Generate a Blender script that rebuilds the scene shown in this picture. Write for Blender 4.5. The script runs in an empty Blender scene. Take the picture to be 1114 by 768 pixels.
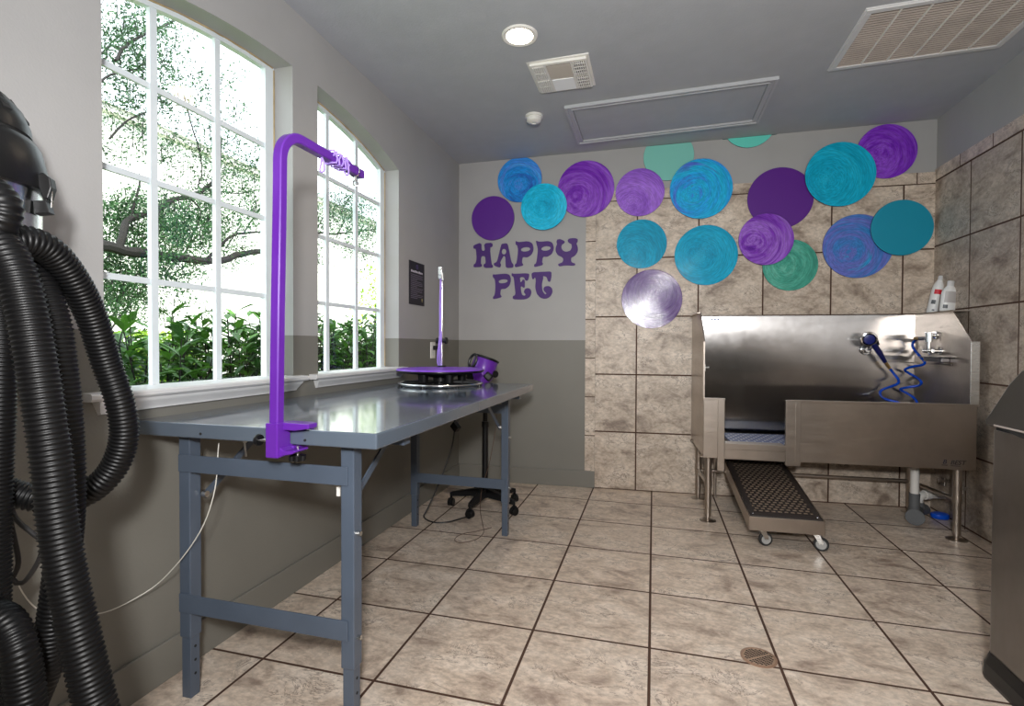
DATA = {"hoseA":[[-0.2199,-0.9411,1.3279],[-0.1858,-0.9315,1.3361],[-0.1777,-0.898,1.3439],[-0.1796,-0.8573,1.3312],[-0.1918,-0.8095,1.2837],[-0.2088,-0.7635,1.2133],[-0.2196,-0.7265,1.1161],[-0.2101,-0.7046,1.0244],[-0.2117,-0.6959,0.9518],[-0.229,-0.7016,0.8905],[-0.2536,-0.7195,0.8482],[-0.2875,-0.7396,0.8247],[-0.3324,-0.7727,0.8245],[-0.3749,-0.8049,0.8438],[-0.4152,-0.8362,0.8798]],"hoseB":[[-0.1575,-0.965,1.3482],[-0.1336,-0.9589,1.3206],[-0.1125,-0.9537,1.2791],[-0.0942,-0.9497,1.2175],[-0.0787,-0.9466,1.1406],[-0.0647,-0.9441,1.0559],[-0.0506,-0.9417,0.9636],[-0.041,-0.9406,0.8712],[-0.0254,-0.9379,0.7712],[-0.0038,-0.9335,0.6712],[0.0177,-0.9291,0.5789],[0.0361,-0.9252,0.5019]],"hoseC":[[-0.2706,-0.8716,1.3537],[-0.2364,-0.8629,1.3135],[-0.2073,-0.8556,1.2662],[-0.1848,-0.8504,1.1996],[-0.1706,-0.8479,1.112],[-0.1596,-0.8466,1.0067],[-0.1554,-0.8471,0.9014],[-0.169,-0.8421,0.8013],[-0.1897,-0.839,0.7081],[-0.2027,-0.8441,0.6096],[-0.2159,-0.8491,0.5289],[-0.2381,-0.8669,0.4465]],"hoseD":[[-0.377,-0.86,1.3195],[-0.3502,-0.8534,1.2739],[-0.3319,-0.8498,1.1827],[-0.3309,-0.8516,1.0548],[-0.3352,-0.8548,0.9269],[-0.3377,-0.8576,0.7991],[-0.3385,-0.8598,0.6712],[-0.3409,-0.8629,0.5251],[-0.3399,-0.8646,0.3972]],"hoseE":[[-0.2688,-0.934,0.6674],[-0.2178,-0.9303,0.6695],[-0.1786,-0.9301,0.6587],[-0.1491,-0.9329,0.6239],[-0.1394,-0.9311,0.5676],[-0.1325,-0.9305,0.487]],"hoseF":[[-0.1966,-0.9749,1.4065],[-0.1699,-0.9674,1.4159],[-0.1461,-0.9609,1.4083],[-0.1311,-0.9571,1.3852],[-0.1368,-0.9592,1.359],[-0.1605,-0.9659,1.342]],"cable":[[-0.5716,-0.7333,0.929],[-0.5336,-0.7242,0.8432],[-0.5185,-0.7214,0.7573],[-0.4767,-0.7105,0.7145],[-0.4538,-0.7046,0.6931],[-0.4617,-0.7074,0.6501],[-0.4965,-0.7179,0.5984],[-0.5194,-0.724,0.6069],[-0.5072,-0.7201,0.6456],[-0.5202,-0.7225,0.7143],[-0.5395,-0.7265,0.8002]],"wire":[[-0.665,-0.647,0.602],[-0.665,-0.618,0.505],[-0.665,-0.576,0.436],[-0.665,-0.509,0.392],[-0.665,-0.435,0.357],[-0.665,-0.367,0.345],[-0.637,-0.285,0.368],[-0.572,-0.275,0.426],[-0.503,-0.27,0.503],[-0.446,-0.265,0.589],[-0.416,-0.258,0.677],[-0.417,-0.243,0.743],[-0.428,-0.228,0.801],[-0.432,-0.22,0.838]],"letters":[["H",[[-0.555,2.01],[-0.513,2.023],[-0.498,2.013],[-0.497,1.971],[-0.49,1.957],[-0.472,1.956],[-0.468,1.969],[-0.474,2.006],[-0.461,2.019],[-0.417,2.021],[-0.402,2.015],[-0.4,1.996],[-0.405,1.988],[-0.42,1.983],[-0.422,1.952],[-0.412,1.867],[-0.407,1.838],[-0.4,1.835],[-0.398,1.829],[-0.397,1.814],[-0.412,1.81],[-0.459,1.811],[-0.476,1.818],[-0.479,1.835],[-0.475,1.843],[-0.463,1.848],[-0.46,1.862],[-0.464,1.899],[-0.472,1.911],[-0.493,1.912],[-0.501,1.899],[-0.503,1.86],[-0.502,1.846],[-0.495,1.843],[-0.493,1.837],[-0.495,1.824],[-0.51,1.82],[-0.553,1.819],[-0.567,1.823],[-0.566,1.839],[-0.562,1.846],[-0.552,1.851],[-0.547,1.861],[-0.541,1.884],[-0.54,1.909],[-0.545,1.959],[-0.551,1.976],[-0.563,1.976],[-0.568,1.982],[-0.569,2.0]],[]],["A",[[-0.307,2.01],[-0.29,2.012],[-0.282,2.011],[-0.275,2.009],[-0.272,2.005],[-0.268,1.997],[-0.265,1.988],[-0.261,1.968],[-0.256,1.946],[-0.247,1.897],[-0.242,1.874],[-0.236,1.855],[-0.232,1.847],[-0.225,1.84],[-0.222,1.835],[-0.22,1.83],[-0.219,1.825],[-0.22,1.815],[-0.223,1.811],[-0.231,1.807],[-0.241,1.806],[-0.264,1.806],[-0.274,1.807],[-0.282,1.811],[-0.285,1.816],[-0.286,1.826],[-0.287,1.833],[-0.287,1.843],[-0.288,1.854],[-0.288,1.875],[-0.289,1.885],[-0.29,1.894],[-0.292,1.899],[-0.297,1.904],[-0.299,1.906],[-0.302,1.906],[-0.305,1.905],[-0.31,1.899],[-0.313,1.895],[-0.317,1.888],[-0.321,1.881],[-0.329,1.865],[-0.332,1.858],[-0.334,1.851],[-0.333,1.847],[-0.329,1.841],[-0.328,1.838],[-0.328,1.832],[-0.329,1.827],[-0.332,1.817],[-0.335,1.813],[-0.343,1.812],[-0.352,1.814],[-0.372,1.822],[-0.38,1.826],[-0.387,1.831],[-0.389,1.836],[-0.389,1.843],[-0.387,1.847],[-0.384,1.85],[-0.38,1.852],[-0.37,1.855],[-0.365,1.86],[-0.358,1.874],[-0.353,1.891],[-0.343,1.929],[-0.339,1.947],[-0.335,1.963],[-0.333,1.971],[-0.331,1.979],[-0.329,1.984],[-0.328,1.989],[-0.326,1.994],[-0.324,2.002],[-0.321,2.006],[-0.315,2.009]],[[-0.282,1.942],[-0.283,1.934],[-0.286,1.927],[-0.291,1.922],[-0.298,1.919],[-0.305,1.92],[-0.311,1.923],[-0.317,1.928],[-0.32,1.935],[-0.322,1.943],[-0.32,1.951],[-0.317,1.958],[-0.312,1.963],[-0.305,1.965],[-0.298,1.965],[-0.292,1.962],[-0.286,1.957],[-0.283,1.95]]],["P",[[-0.195,2.026],[-0.186,2.021],[-0.179,2.019],[-0.166,2.018],[-0.153,2.019],[-0.124,2.021],[-0.11,2.022],[-0.096,2.02],[-0.087,2.018],[-0.073,2.011],[-0.066,2.006],[-0.06,1.999],[-0.056,1.99],[-0.051,1.973],[-0.05,1.963],[-0.051,1.952],[-0.053,1.942],[-0.059,1.925],[-0.063,1.917],[-0.069,1.908],[-0.076,1.903],[-0.088,1.895],[-0.095,1.891],[-0.104,1.889],[-0.113,1.889],[-0.129,1.891],[-0.136,1.891],[-0.142,1.886],[-0.144,1.878],[-0.146,1.861],[-0.146,1.853],[-0.146,1.845],[-0.144,1.841],[-0.14,1.837],[-0.138,1.834],[-0.137,1.831],[-0.136,1.829],[-0.137,1.825],[-0.14,1.822],[-0.149,1.819],[-0.16,1.817],[-0.185,1.811],[-0.196,1.81],[-0.204,1.812],[-0.207,1.815],[-0.208,1.825],[-0.208,1.829],[-0.206,1.833],[-0.203,1.836],[-0.197,1.839],[-0.194,1.845],[-0.191,1.859],[-0.188,1.876],[-0.183,1.914],[-0.182,1.933],[-0.181,1.95],[-0.182,1.962],[-0.185,1.977],[-0.187,1.984],[-0.189,1.99],[-0.192,1.993],[-0.197,1.995],[-0.199,1.997],[-0.201,2.002],[-0.202,2.007],[-0.202,2.02],[-0.201,2.024],[-0.199,2.027]],[[-0.078,1.958],[-0.079,1.951],[-0.086,1.945],[-0.095,1.941],[-0.108,1.938],[-0.121,1.937],[-0.134,1.938],[-0.145,1.941],[-0.153,1.946],[-0.156,1.952],[-0.154,1.959],[-0.148,1.965],[-0.138,1.969],[-0.125,1.972],[-0.112,1.973],[-0.099,1.972],[-0.088,1.969],[-0.081,1.964]]],["P",[[-0.022,2.022],[-0.011,2.017],[-0.004,2.015],[0.009,2.014],[0.023,2.014],[0.051,2.016],[0.064,2.016],[0.077,2.015],[0.086,2.012],[0.098,2.007],[0.104,2.002],[0.109,1.995],[0.113,1.987],[0.117,1.971],[0.119,1.961],[0.118,1.95],[0.116,1.941],[0.11,1.924],[0.106,1.916],[0.099,1.907],[0.092,1.902],[0.078,1.894],[0.071,1.89],[0.062,1.888],[0.054,1.888],[0.041,1.889],[0.035,1.888],[0.03,1.883],[0.027,1.876],[0.025,1.86],[0.024,1.852],[0.024,1.845],[0.025,1.841],[0.028,1.837],[0.029,1.835],[0.029,1.831],[0.029,1.829],[0.027,1.823],[0.024,1.82],[0.015,1.817],[0.004,1.814],[-0.021,1.809],[-0.033,1.807],[-0.041,1.808],[-0.044,1.812],[-0.044,1.82],[-0.043,1.825],[-0.041,1.829],[-0.038,1.831],[-0.031,1.834],[-0.028,1.84],[-0.024,1.854],[-0.021,1.872],[-0.016,1.911],[-0.014,1.931],[-0.014,1.949],[-0.015,1.961],[-0.019,1.977],[-0.022,1.986],[-0.024,1.995],[-0.026,2.003],[-0.029,2.015],[-0.029,2.02],[-0.026,2.023]],[[0.093,1.959],[0.092,1.953],[0.086,1.947],[0.076,1.942],[0.063,1.939],[0.049,1.938],[0.036,1.939],[0.025,1.943],[0.018,1.948],[0.015,1.954],[0.017,1.96],[0.023,1.966],[0.033,1.971],[0.045,1.974],[0.059,1.975],[0.072,1.973],[0.083,1.97],[0.09,1.965]]],["Y",[[0.154,2.027],[0.162,2.028],[0.167,2.028],[0.175,2.027],[0.182,2.024],[0.197,2.017],[0.204,2.013],[0.208,2.009],[0.209,2.006],[0.208,2.0],[0.207,1.997],[0.204,1.994],[0.2,1.991],[0.192,1.986],[0.188,1.983],[0.185,1.979],[0.184,1.974],[0.182,1.966],[0.182,1.961],[0.183,1.955],[0.185,1.95],[0.19,1.941],[0.194,1.936],[0.199,1.932],[0.204,1.929],[0.214,1.925],[0.22,1.924],[0.227,1.924],[0.233,1.925],[0.245,1.928],[0.25,1.93],[0.255,1.934],[0.259,1.938],[0.263,1.947],[0.265,1.952],[0.267,1.959],[0.267,1.964],[0.266,1.974],[0.265,1.98],[0.261,1.985],[0.256,1.988],[0.246,1.994],[0.242,1.997],[0.238,2.001],[0.236,2.005],[0.234,2.012],[0.234,2.015],[0.235,2.019],[0.237,2.022],[0.242,2.026],[0.246,2.028],[0.253,2.03],[0.262,2.031],[0.278,2.032],[0.287,2.031],[0.295,2.03],[0.301,2.029],[0.31,2.025],[0.313,2.023],[0.316,2.019],[0.316,2.015],[0.315,2.007],[0.314,2.003],[0.313,2.0],[0.311,1.997],[0.307,1.994],[0.306,1.991],[0.306,1.986],[0.308,1.979],[0.313,1.965],[0.315,1.958],[0.316,1.95],[0.317,1.943],[0.316,1.931],[0.314,1.925],[0.312,1.917],[0.308,1.91],[0.301,1.899],[0.296,1.893],[0.29,1.887],[0.284,1.884],[0.272,1.878],[0.267,1.875],[0.263,1.87],[0.262,1.865],[0.262,1.856],[0.262,1.851],[0.263,1.846],[0.265,1.842],[0.268,1.837],[0.271,1.835],[0.275,1.832],[0.279,1.83],[0.288,1.828],[0.292,1.826],[0.295,1.823],[0.296,1.819],[0.295,1.813],[0.292,1.81],[0.283,1.808],[0.271,1.808],[0.244,1.811],[0.229,1.811],[0.213,1.811],[0.2,1.81],[0.179,1.807],[0.17,1.807],[0.162,1.809],[0.159,1.812],[0.156,1.82],[0.157,1.824],[0.16,1.827],[0.166,1.829],[0.178,1.833],[0.184,1.835],[0.189,1.838],[0.192,1.841],[0.195,1.848],[0.197,1.852],[0.197,1.857],[0.197,1.861],[0.196,1.869],[0.194,1.873],[0.188,1.878],[0.182,1.883],[0.166,1.891],[0.158,1.895],[0.151,1.902],[0.147,1.907],[0.141,1.918],[0.138,1.924],[0.136,1.931],[0.135,1.938],[0.135,1.949],[0.135,1.956],[0.137,1.963],[0.139,1.969],[0.143,1.979],[0.145,1.984],[0.145,1.99],[0.145,1.994],[0.142,2.001],[0.142,2.005],[0.142,2.009],[0.142,2.013],[0.145,2.02],[0.147,2.023],[0.15,2.026]],[]],["P",[[-0.39,1.755],[-0.382,1.753],[-0.374,1.753],[-0.361,1.754],[-0.346,1.755],[-0.314,1.757],[-0.299,1.758],[-0.284,1.757],[-0.275,1.756],[-0.262,1.751],[-0.256,1.748],[-0.251,1.741],[-0.247,1.735],[-0.243,1.721],[-0.242,1.713],[-0.242,1.702],[-0.243,1.693],[-0.247,1.676],[-0.25,1.667],[-0.256,1.657],[-0.262,1.65],[-0.274,1.64],[-0.282,1.635],[-0.291,1.631],[-0.299,1.63],[-0.314,1.63],[-0.321,1.629],[-0.327,1.623],[-0.329,1.616],[-0.331,1.599],[-0.332,1.591],[-0.331,1.584],[-0.329,1.579],[-0.324,1.574],[-0.322,1.571],[-0.321,1.568],[-0.321,1.566],[-0.322,1.563],[-0.325,1.561],[-0.334,1.557],[-0.346,1.554],[-0.371,1.548],[-0.382,1.547],[-0.391,1.547],[-0.394,1.55],[-0.395,1.557],[-0.395,1.561],[-0.393,1.566],[-0.391,1.569],[-0.385,1.575],[-0.383,1.58],[-0.38,1.59],[-0.378,1.6],[-0.376,1.623],[-0.375,1.636],[-0.375,1.652],[-0.375,1.665],[-0.377,1.69],[-0.378,1.701],[-0.381,1.712],[-0.384,1.718],[-0.392,1.725],[-0.395,1.729],[-0.397,1.735],[-0.398,1.739],[-0.398,1.748],[-0.397,1.752],[-0.394,1.754]],[[-0.268,1.697],[-0.27,1.692],[-0.276,1.686],[-0.286,1.682],[-0.299,1.679],[-0.313,1.678],[-0.326,1.678],[-0.337,1.681],[-0.344,1.686],[-0.347,1.691],[-0.346,1.697],[-0.339,1.702],[-0.329,1.707],[-0.316,1.71],[-0.303,1.711],[-0.289,1.71],[-0.278,1.707],[-0.271,1.703]]],["E",[[-0.228,1.759],[-0.219,1.756],[-0.21,1.755],[-0.192,1.755],[-0.171,1.755],[-0.125,1.756],[-0.105,1.755],[-0.09,1.752],[-0.085,1.747],[-0.086,1.737],[-0.086,1.732],[-0.088,1.724],[-0.089,1.718],[-0.093,1.706],[-0.095,1.701],[-0.099,1.696],[-0.102,1.695],[-0.109,1.694],[-0.113,1.695],[-0.117,1.699],[-0.121,1.704],[-0.126,1.716],[-0.13,1.721],[-0.136,1.725],[-0.142,1.726],[-0.154,1.726],[-0.159,1.724],[-0.163,1.719],[-0.163,1.712],[-0.161,1.696],[-0.16,1.689],[-0.158,1.685],[-0.156,1.684],[-0.151,1.687],[-0.149,1.688],[-0.147,1.691],[-0.145,1.694],[-0.144,1.699],[-0.142,1.702],[-0.139,1.703],[-0.136,1.704],[-0.129,1.704],[-0.126,1.701],[-0.123,1.693],[-0.122,1.682],[-0.122,1.658],[-0.122,1.647],[-0.124,1.639],[-0.127,1.637],[-0.133,1.638],[-0.136,1.638],[-0.139,1.64],[-0.141,1.642],[-0.144,1.645],[-0.146,1.647],[-0.148,1.647],[-0.151,1.647],[-0.155,1.645],[-0.156,1.642],[-0.156,1.634],[-0.155,1.624],[-0.152,1.601],[-0.149,1.59],[-0.145,1.581],[-0.142,1.577],[-0.134,1.573],[-0.13,1.571],[-0.125,1.571],[-0.122,1.572],[-0.117,1.575],[-0.116,1.578],[-0.116,1.581],[-0.119,1.585],[-0.125,1.593],[-0.128,1.597],[-0.129,1.603],[-0.128,1.608],[-0.124,1.618],[-0.122,1.623],[-0.117,1.627],[-0.113,1.629],[-0.104,1.632],[-0.099,1.633],[-0.093,1.632],[-0.088,1.631],[-0.08,1.627],[-0.076,1.623],[-0.072,1.619],[-0.07,1.613],[-0.067,1.603],[-0.067,1.597],[-0.068,1.59],[-0.069,1.583],[-0.074,1.571],[-0.077,1.565],[-0.082,1.559],[-0.087,1.554],[-0.098,1.548],[-0.104,1.545],[-0.112,1.542],[-0.12,1.541],[-0.134,1.539],[-0.143,1.539],[-0.157,1.539],[-0.171,1.539],[-0.199,1.54],[-0.211,1.541],[-0.221,1.545],[-0.224,1.549],[-0.225,1.559],[-0.224,1.564],[-0.221,1.568],[-0.218,1.571],[-0.209,1.574],[-0.205,1.578],[-0.203,1.585],[-0.202,1.594],[-0.204,1.613],[-0.205,1.625],[-0.207,1.64],[-0.209,1.655],[-0.212,1.683],[-0.213,1.696],[-0.215,1.708],[-0.216,1.715],[-0.218,1.724],[-0.22,1.728],[-0.222,1.732],[-0.225,1.734],[-0.23,1.735],[-0.232,1.737],[-0.234,1.741],[-0.235,1.745],[-0.235,1.754],[-0.235,1.757],[-0.232,1.759]],[]],["T",[[-0.036,1.764],[-0.002,1.764],[0.016,1.765],[0.036,1.765],[0.051,1.765],[0.077,1.766],[0.089,1.765],[0.098,1.761],[0.101,1.755],[0.101,1.741],[0.101,1.733],[0.1,1.722],[0.098,1.713],[0.095,1.695],[0.092,1.688],[0.089,1.682],[0.085,1.681],[0.078,1.684],[0.075,1.686],[0.071,1.691],[0.069,1.697],[0.065,1.71],[0.062,1.717],[0.057,1.722],[0.052,1.725],[0.04,1.728],[0.036,1.729],[0.032,1.728],[0.032,1.726],[0.033,1.721],[0.033,1.716],[0.032,1.708],[0.03,1.699],[0.025,1.681],[0.023,1.67],[0.022,1.657],[0.023,1.645],[0.025,1.625],[0.027,1.614],[0.03,1.604],[0.034,1.597],[0.042,1.587],[0.046,1.582],[0.05,1.58],[0.053,1.579],[0.059,1.582],[0.06,1.584],[0.059,1.587],[0.056,1.591],[0.047,1.599],[0.042,1.604],[0.039,1.609],[0.037,1.614],[0.036,1.623],[0.036,1.627],[0.038,1.632],[0.04,1.635],[0.047,1.641],[0.051,1.643],[0.058,1.645],[0.064,1.646],[0.076,1.646],[0.082,1.645],[0.089,1.642],[0.094,1.638],[0.102,1.631],[0.105,1.626],[0.108,1.619],[0.109,1.613],[0.11,1.601],[0.109,1.595],[0.107,1.587],[0.104,1.58],[0.098,1.568],[0.093,1.562],[0.086,1.556],[0.08,1.552],[0.066,1.545],[0.058,1.543],[0.048,1.542],[0.039,1.542],[0.024,1.546],[0.016,1.549],[0.007,1.554],[-0.0,1.56],[-0.011,1.573],[-0.017,1.58],[-0.022,1.591],[-0.025,1.6],[-0.03,1.619],[-0.032,1.631],[-0.033,1.645],[-0.032,1.658],[-0.03,1.682],[-0.029,1.693],[-0.03,1.704],[-0.031,1.709],[-0.034,1.716],[-0.036,1.719],[-0.039,1.719],[-0.041,1.717],[-0.045,1.71],[-0.048,1.707],[-0.051,1.705],[-0.053,1.705],[-0.057,1.707],[-0.059,1.71],[-0.061,1.717],[-0.063,1.726],[-0.065,1.746],[-0.062,1.755],[-0.051,1.762]],[]]],"sprayhead":[2.383,0.12,1.209],"sprayhandle":[[2.41,0.12,1.177],[2.455,0.11,1.112],[2.495,0.1,1.047]],"sprayferrule":[[2.495,0.1,1.047],[2.526,0.095,1.002]],"hose_a":[[2.526,0.095,1.003],[2.558,0.09,0.961],[2.569,0.12,0.926],[2.547,0.16,0.901],[2.529,0.12,0.879],[2.498,0.08,0.856],[2.475,0.08,0.837],[2.464,0.12,0.808],[2.462,0.2,0.793],[2.512,0.25,0.777],[2.549,0.22,0.743],[2.624,0.18,0.731],[2.669,0.15000000000000002,0.766],[2.672,0.11,0.798],[2.646,0.08,0.827],[2.6,0.08,0.856],[2.621,0.13,0.874],[2.671,0.16,0.89],[2.67,0.20000000000000007,0.915],[2.672,0.13999999999999999,0.943],[2.656,0.07,0.971],[2.622,0.09,0.995],[2.639,0.14,1.018],[2.668,0.21000000000000005,1.034],[2.668,0.2400000000000001,1.055],[2.669,0.19000000000000003,1.085],[2.672,0.09999999999999999,1.139],[2.666,0.09,1.175],[2.666,0.12,1.201],[2.669,0.17000000000000004,1.213],[2.668,0.22000000000000006,1.216]],"letters_sign":[[2.553,0.69,0.488],[2.682,0.69,0.467]],"faucet":[[2.7,0.285,1.244],[2.7,0.289,1.11],[2.66,0.252,1.214],[2.7,0.533,1.103],[2.7,0.186,1.096]],"pipes":[[2.551,0.38,0.39],[2.554,0.38,0.197],[2.555,0.38,0.076],[2.725,0.22,0.05],[2.641,0.3,0.112],[2.672,0.28,0.152],[2.714,0.27,0.158],[2.885,0.2,0.112],[2.785,0.22,0.011]],"valves":[[2.82,0.248,0.257],[2.82,0.427,0.269]],"branches":[[[-4.6,2.018,2.137],[-4.6,2.488,2.172],[-4.6,2.661,2.165],[-4.6,2.997,2.173],[-4.5,3.322,2.18],[-4.4,3.691,2.201],[-4.4,4.095,2.363],[-4.3,4.453,2.446]],[[-4.6,2.612,2.156],[-4.6,2.672,2.335],[-4.7,2.822,2.544],[-4.7,3.083,2.691],[-4.8,3.406,2.89],[-4.8,3.664,3.03],[-4.9,3.996,3.227],[-4.9,4.208,3.491],[-5.0,4.374,4.069]],[[-4.7,2.822,2.524],[-4.7,2.875,2.69],[-4.7,2.92,2.908],[-4.8,3.033,3.055]],[[-4.4,3.553,2.202],[-4.4,3.735,2.394],[-4.3,3.883,2.559],[-4.3,4.367,2.709],[-4.3,4.636,2.793]],[[-4.8,3.664,3.041],[-4.8,3.842,2.888],[-4.8,3.729,2.565],[-4.7,3.542,2.327]],[[-4.6,2.599,4.162],[-4.7,2.827,4.469],[-4.7,3.042,4.715],[-4.8,3.421,5.073],[-4.8,3.548,5.205]],[[-4.6,2.364,3.713],[-4.6,2.549,3.973],[-4.7,2.93,4.25],[-4.8,3.144,4.363]],[[-4.7,2.599,3.35],[-4.7,2.82,3.638],[-4.8,3.175,3.906]],[[-4.9,3.996,3.227],[-5.0,4.739,3.397],[-5.0,5.166,3.591]],[[-5.0,3.787,4.377],[-5.0,3.923,4.016],[-5.0,4.064,3.577],[-4.9,3.881,3.194]],[[-5.2,6.667,3.249],[-5.2,7.29,3.345],[-5.2,7.862,3.484],[-5.2,8.574,3.696],[-5.2,9.831,4.058]],[[-5.2,7.862,3.484],[-5.2,7.601,3.857],[-5.3,8.296,4.533]]],"blobs":[[-4.9,2.86,4.854,0.268,340],[-4.9,2.877,4.404,0.269,420],[-4.9,3.093,4.786,0.193,240],[-4.9,2.822,3.916,0.226,260],[-4.9,3.258,4.064,0.242,260],[-4.9,3.506,4.744,0.228,90],[-4.9,3.203,4.418,0.153,90],[-4.9,2.849,3.468,0.227,160],[-4.9,3.196,3.494,0.175,150],[-4.9,3.771,5.299,0.214,130],[-4.9,3.316,3.87,0.156,80],[-4.9,3.572,5.214,0.161,120],[-4.9,3.416,4.416,0.203,150],[-4.9,3.501,4.061,0.16,80],[-4.9,3.906,4.78,0.218,60],[-4.9,4.122,4.396,0.275,160],[-4.9,4.688,4.047,0.297,170],[-4.9,4.865,3.563,0.248,150],[-4.9,4.0,3.792,0.246,300],[-4.9,4.041,3.376,0.322,480],[-4.9,4.432,3.692,0.261,300],[-4.9,3.852,2.957,0.338,450],[-4.9,4.267,2.937,0.332,420],[-4.9,4.631,3.092,0.295,260],[-4.9,4.629,2.758,0.241,150],[-4.9,3.553,2.534,0.289,420],[-4.9,3.892,2.604,0.304,420],[-4.9,2.966,2.464,0.274,700],[-4.9,2.916,2.766,0.188,350],[-4.9,3.248,2.69,0.221,350],[-4.9,2.858,2.079,0.249,650],[-4.9,3.185,2.076,0.197,350],[-4.9,3.07,1.844,0.28,450],[-4.9,2.834,1.714,0.228,500],[-4.9,3.068,1.576,0.172,160],[-4.9,3.749,2.04,0.167,110],[-4.9,3.549,1.956,0.162,120],[-4.9,4.343,2.441,0.207,120],[-4.9,4.951,2.407,0.224,100],[-4.9,4.109,2.275,0.15,70],[-4.9,6.662,4.022,0.338,200],[-4.9,6.525,3.484,0.333,450],[-4.9,7.152,3.636,0.461,950],[-4.9,7.562,3.864,0.369,300],[-4.9,7.9,3.628,0.419,450],[-4.9,6.856,2.963,0.345,180],[-4.9,7.399,3.207,0.327,200],[-4.9,8.45,4.15,0.439,260],[-4.9,8.26,3.317,0.354,200],[-4.9,6.658,2.59,0.237,100],[-4.9,7.242,2.765,0.215,60],[-4.9,6.47,2.975,0.232,120],[-4.9,8.645,3.086,0.244,60]],"blobs2":[[-9.5,6.178,3.781,0.402,312],[-9.5,6.746,4.114,0.346,240],[-9.5,6.262,3.068,0.442,360],[-9.5,6.836,2.786,0.311,192],[-9.5,6.256,2.332,0.442,420],[-9.5,6.631,2.089,0.305,240],[-9.5,6.252,1.78,0.295,192],[-9.5,7.048,3.605,0.356,240],[-9.5,7.599,3.931,0.455,312],[-9.5,8.202,3.747,0.435,288],[-9.5,8.875,4.457,0.504,240],[-9.5,7.83,3.354,0.338,144],[-9.5,9.524,4.261,0.432,144],[-9.5,10.107,4.766,0.35,108],[-9.5,7.076,7.342,0.276,48],[-9.5,6.204,7.051,0.328,96],[-9.5,13.16,5.532,0.605,240],[-9.5,14.203,5.475,0.641,312],[-9.5,15.378,5.58,0.545,192],[-9.5,16.501,6.012,0.432,96]],"small":[[-3.2,5.58,2.225],[-3.2,5.749,2.073],[-3.2,5.312,2.08],[-3.2,5.524,1.907],[-3.2,5.26,1.773],[-3.2,5.749,1.811],[-3.2,5.663,1.588],[-3.2,5.134,1.56]]}
WORLD, SUN, FLASH, LAMP, FILL, BOUNCE, EXPO = 3.2, 7.0, 56, 18, 7, 34, .12
import bpy, bmesh, math, random
from mathutils import Vector, Matrix, noise
random.seed(7)
SC = bpy.context.scene
COL = SC.collection
PI = math.pi
ANG = .0521                                   # the back wall runs 3 degrees off the side walls' square
P0 = Vector((.0032, 2.6065, 0)); T = Vector((math.cos(ANG), math.sin(ANG), 0)); N = Vector((-math.sin(ANG), math.cos(ANG), 0))
MW = Matrix.Translation(P0) @ Matrix.Rotation(ANG, 4, 'Z')     # back-wall frame: x along the wall, y into the wall, z up
XL, XR, YF = -.695, 2.84, -3.1
def zc(x): return 2.704 + (x + .695) * .0176  # the ceiling rises slightly to the right
def V(*a): return Vector(a)
def wl(p): return MW @ Vector((p[0], -p[1], p[2]))             # (s, distance off wall, z) -> world

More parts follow.
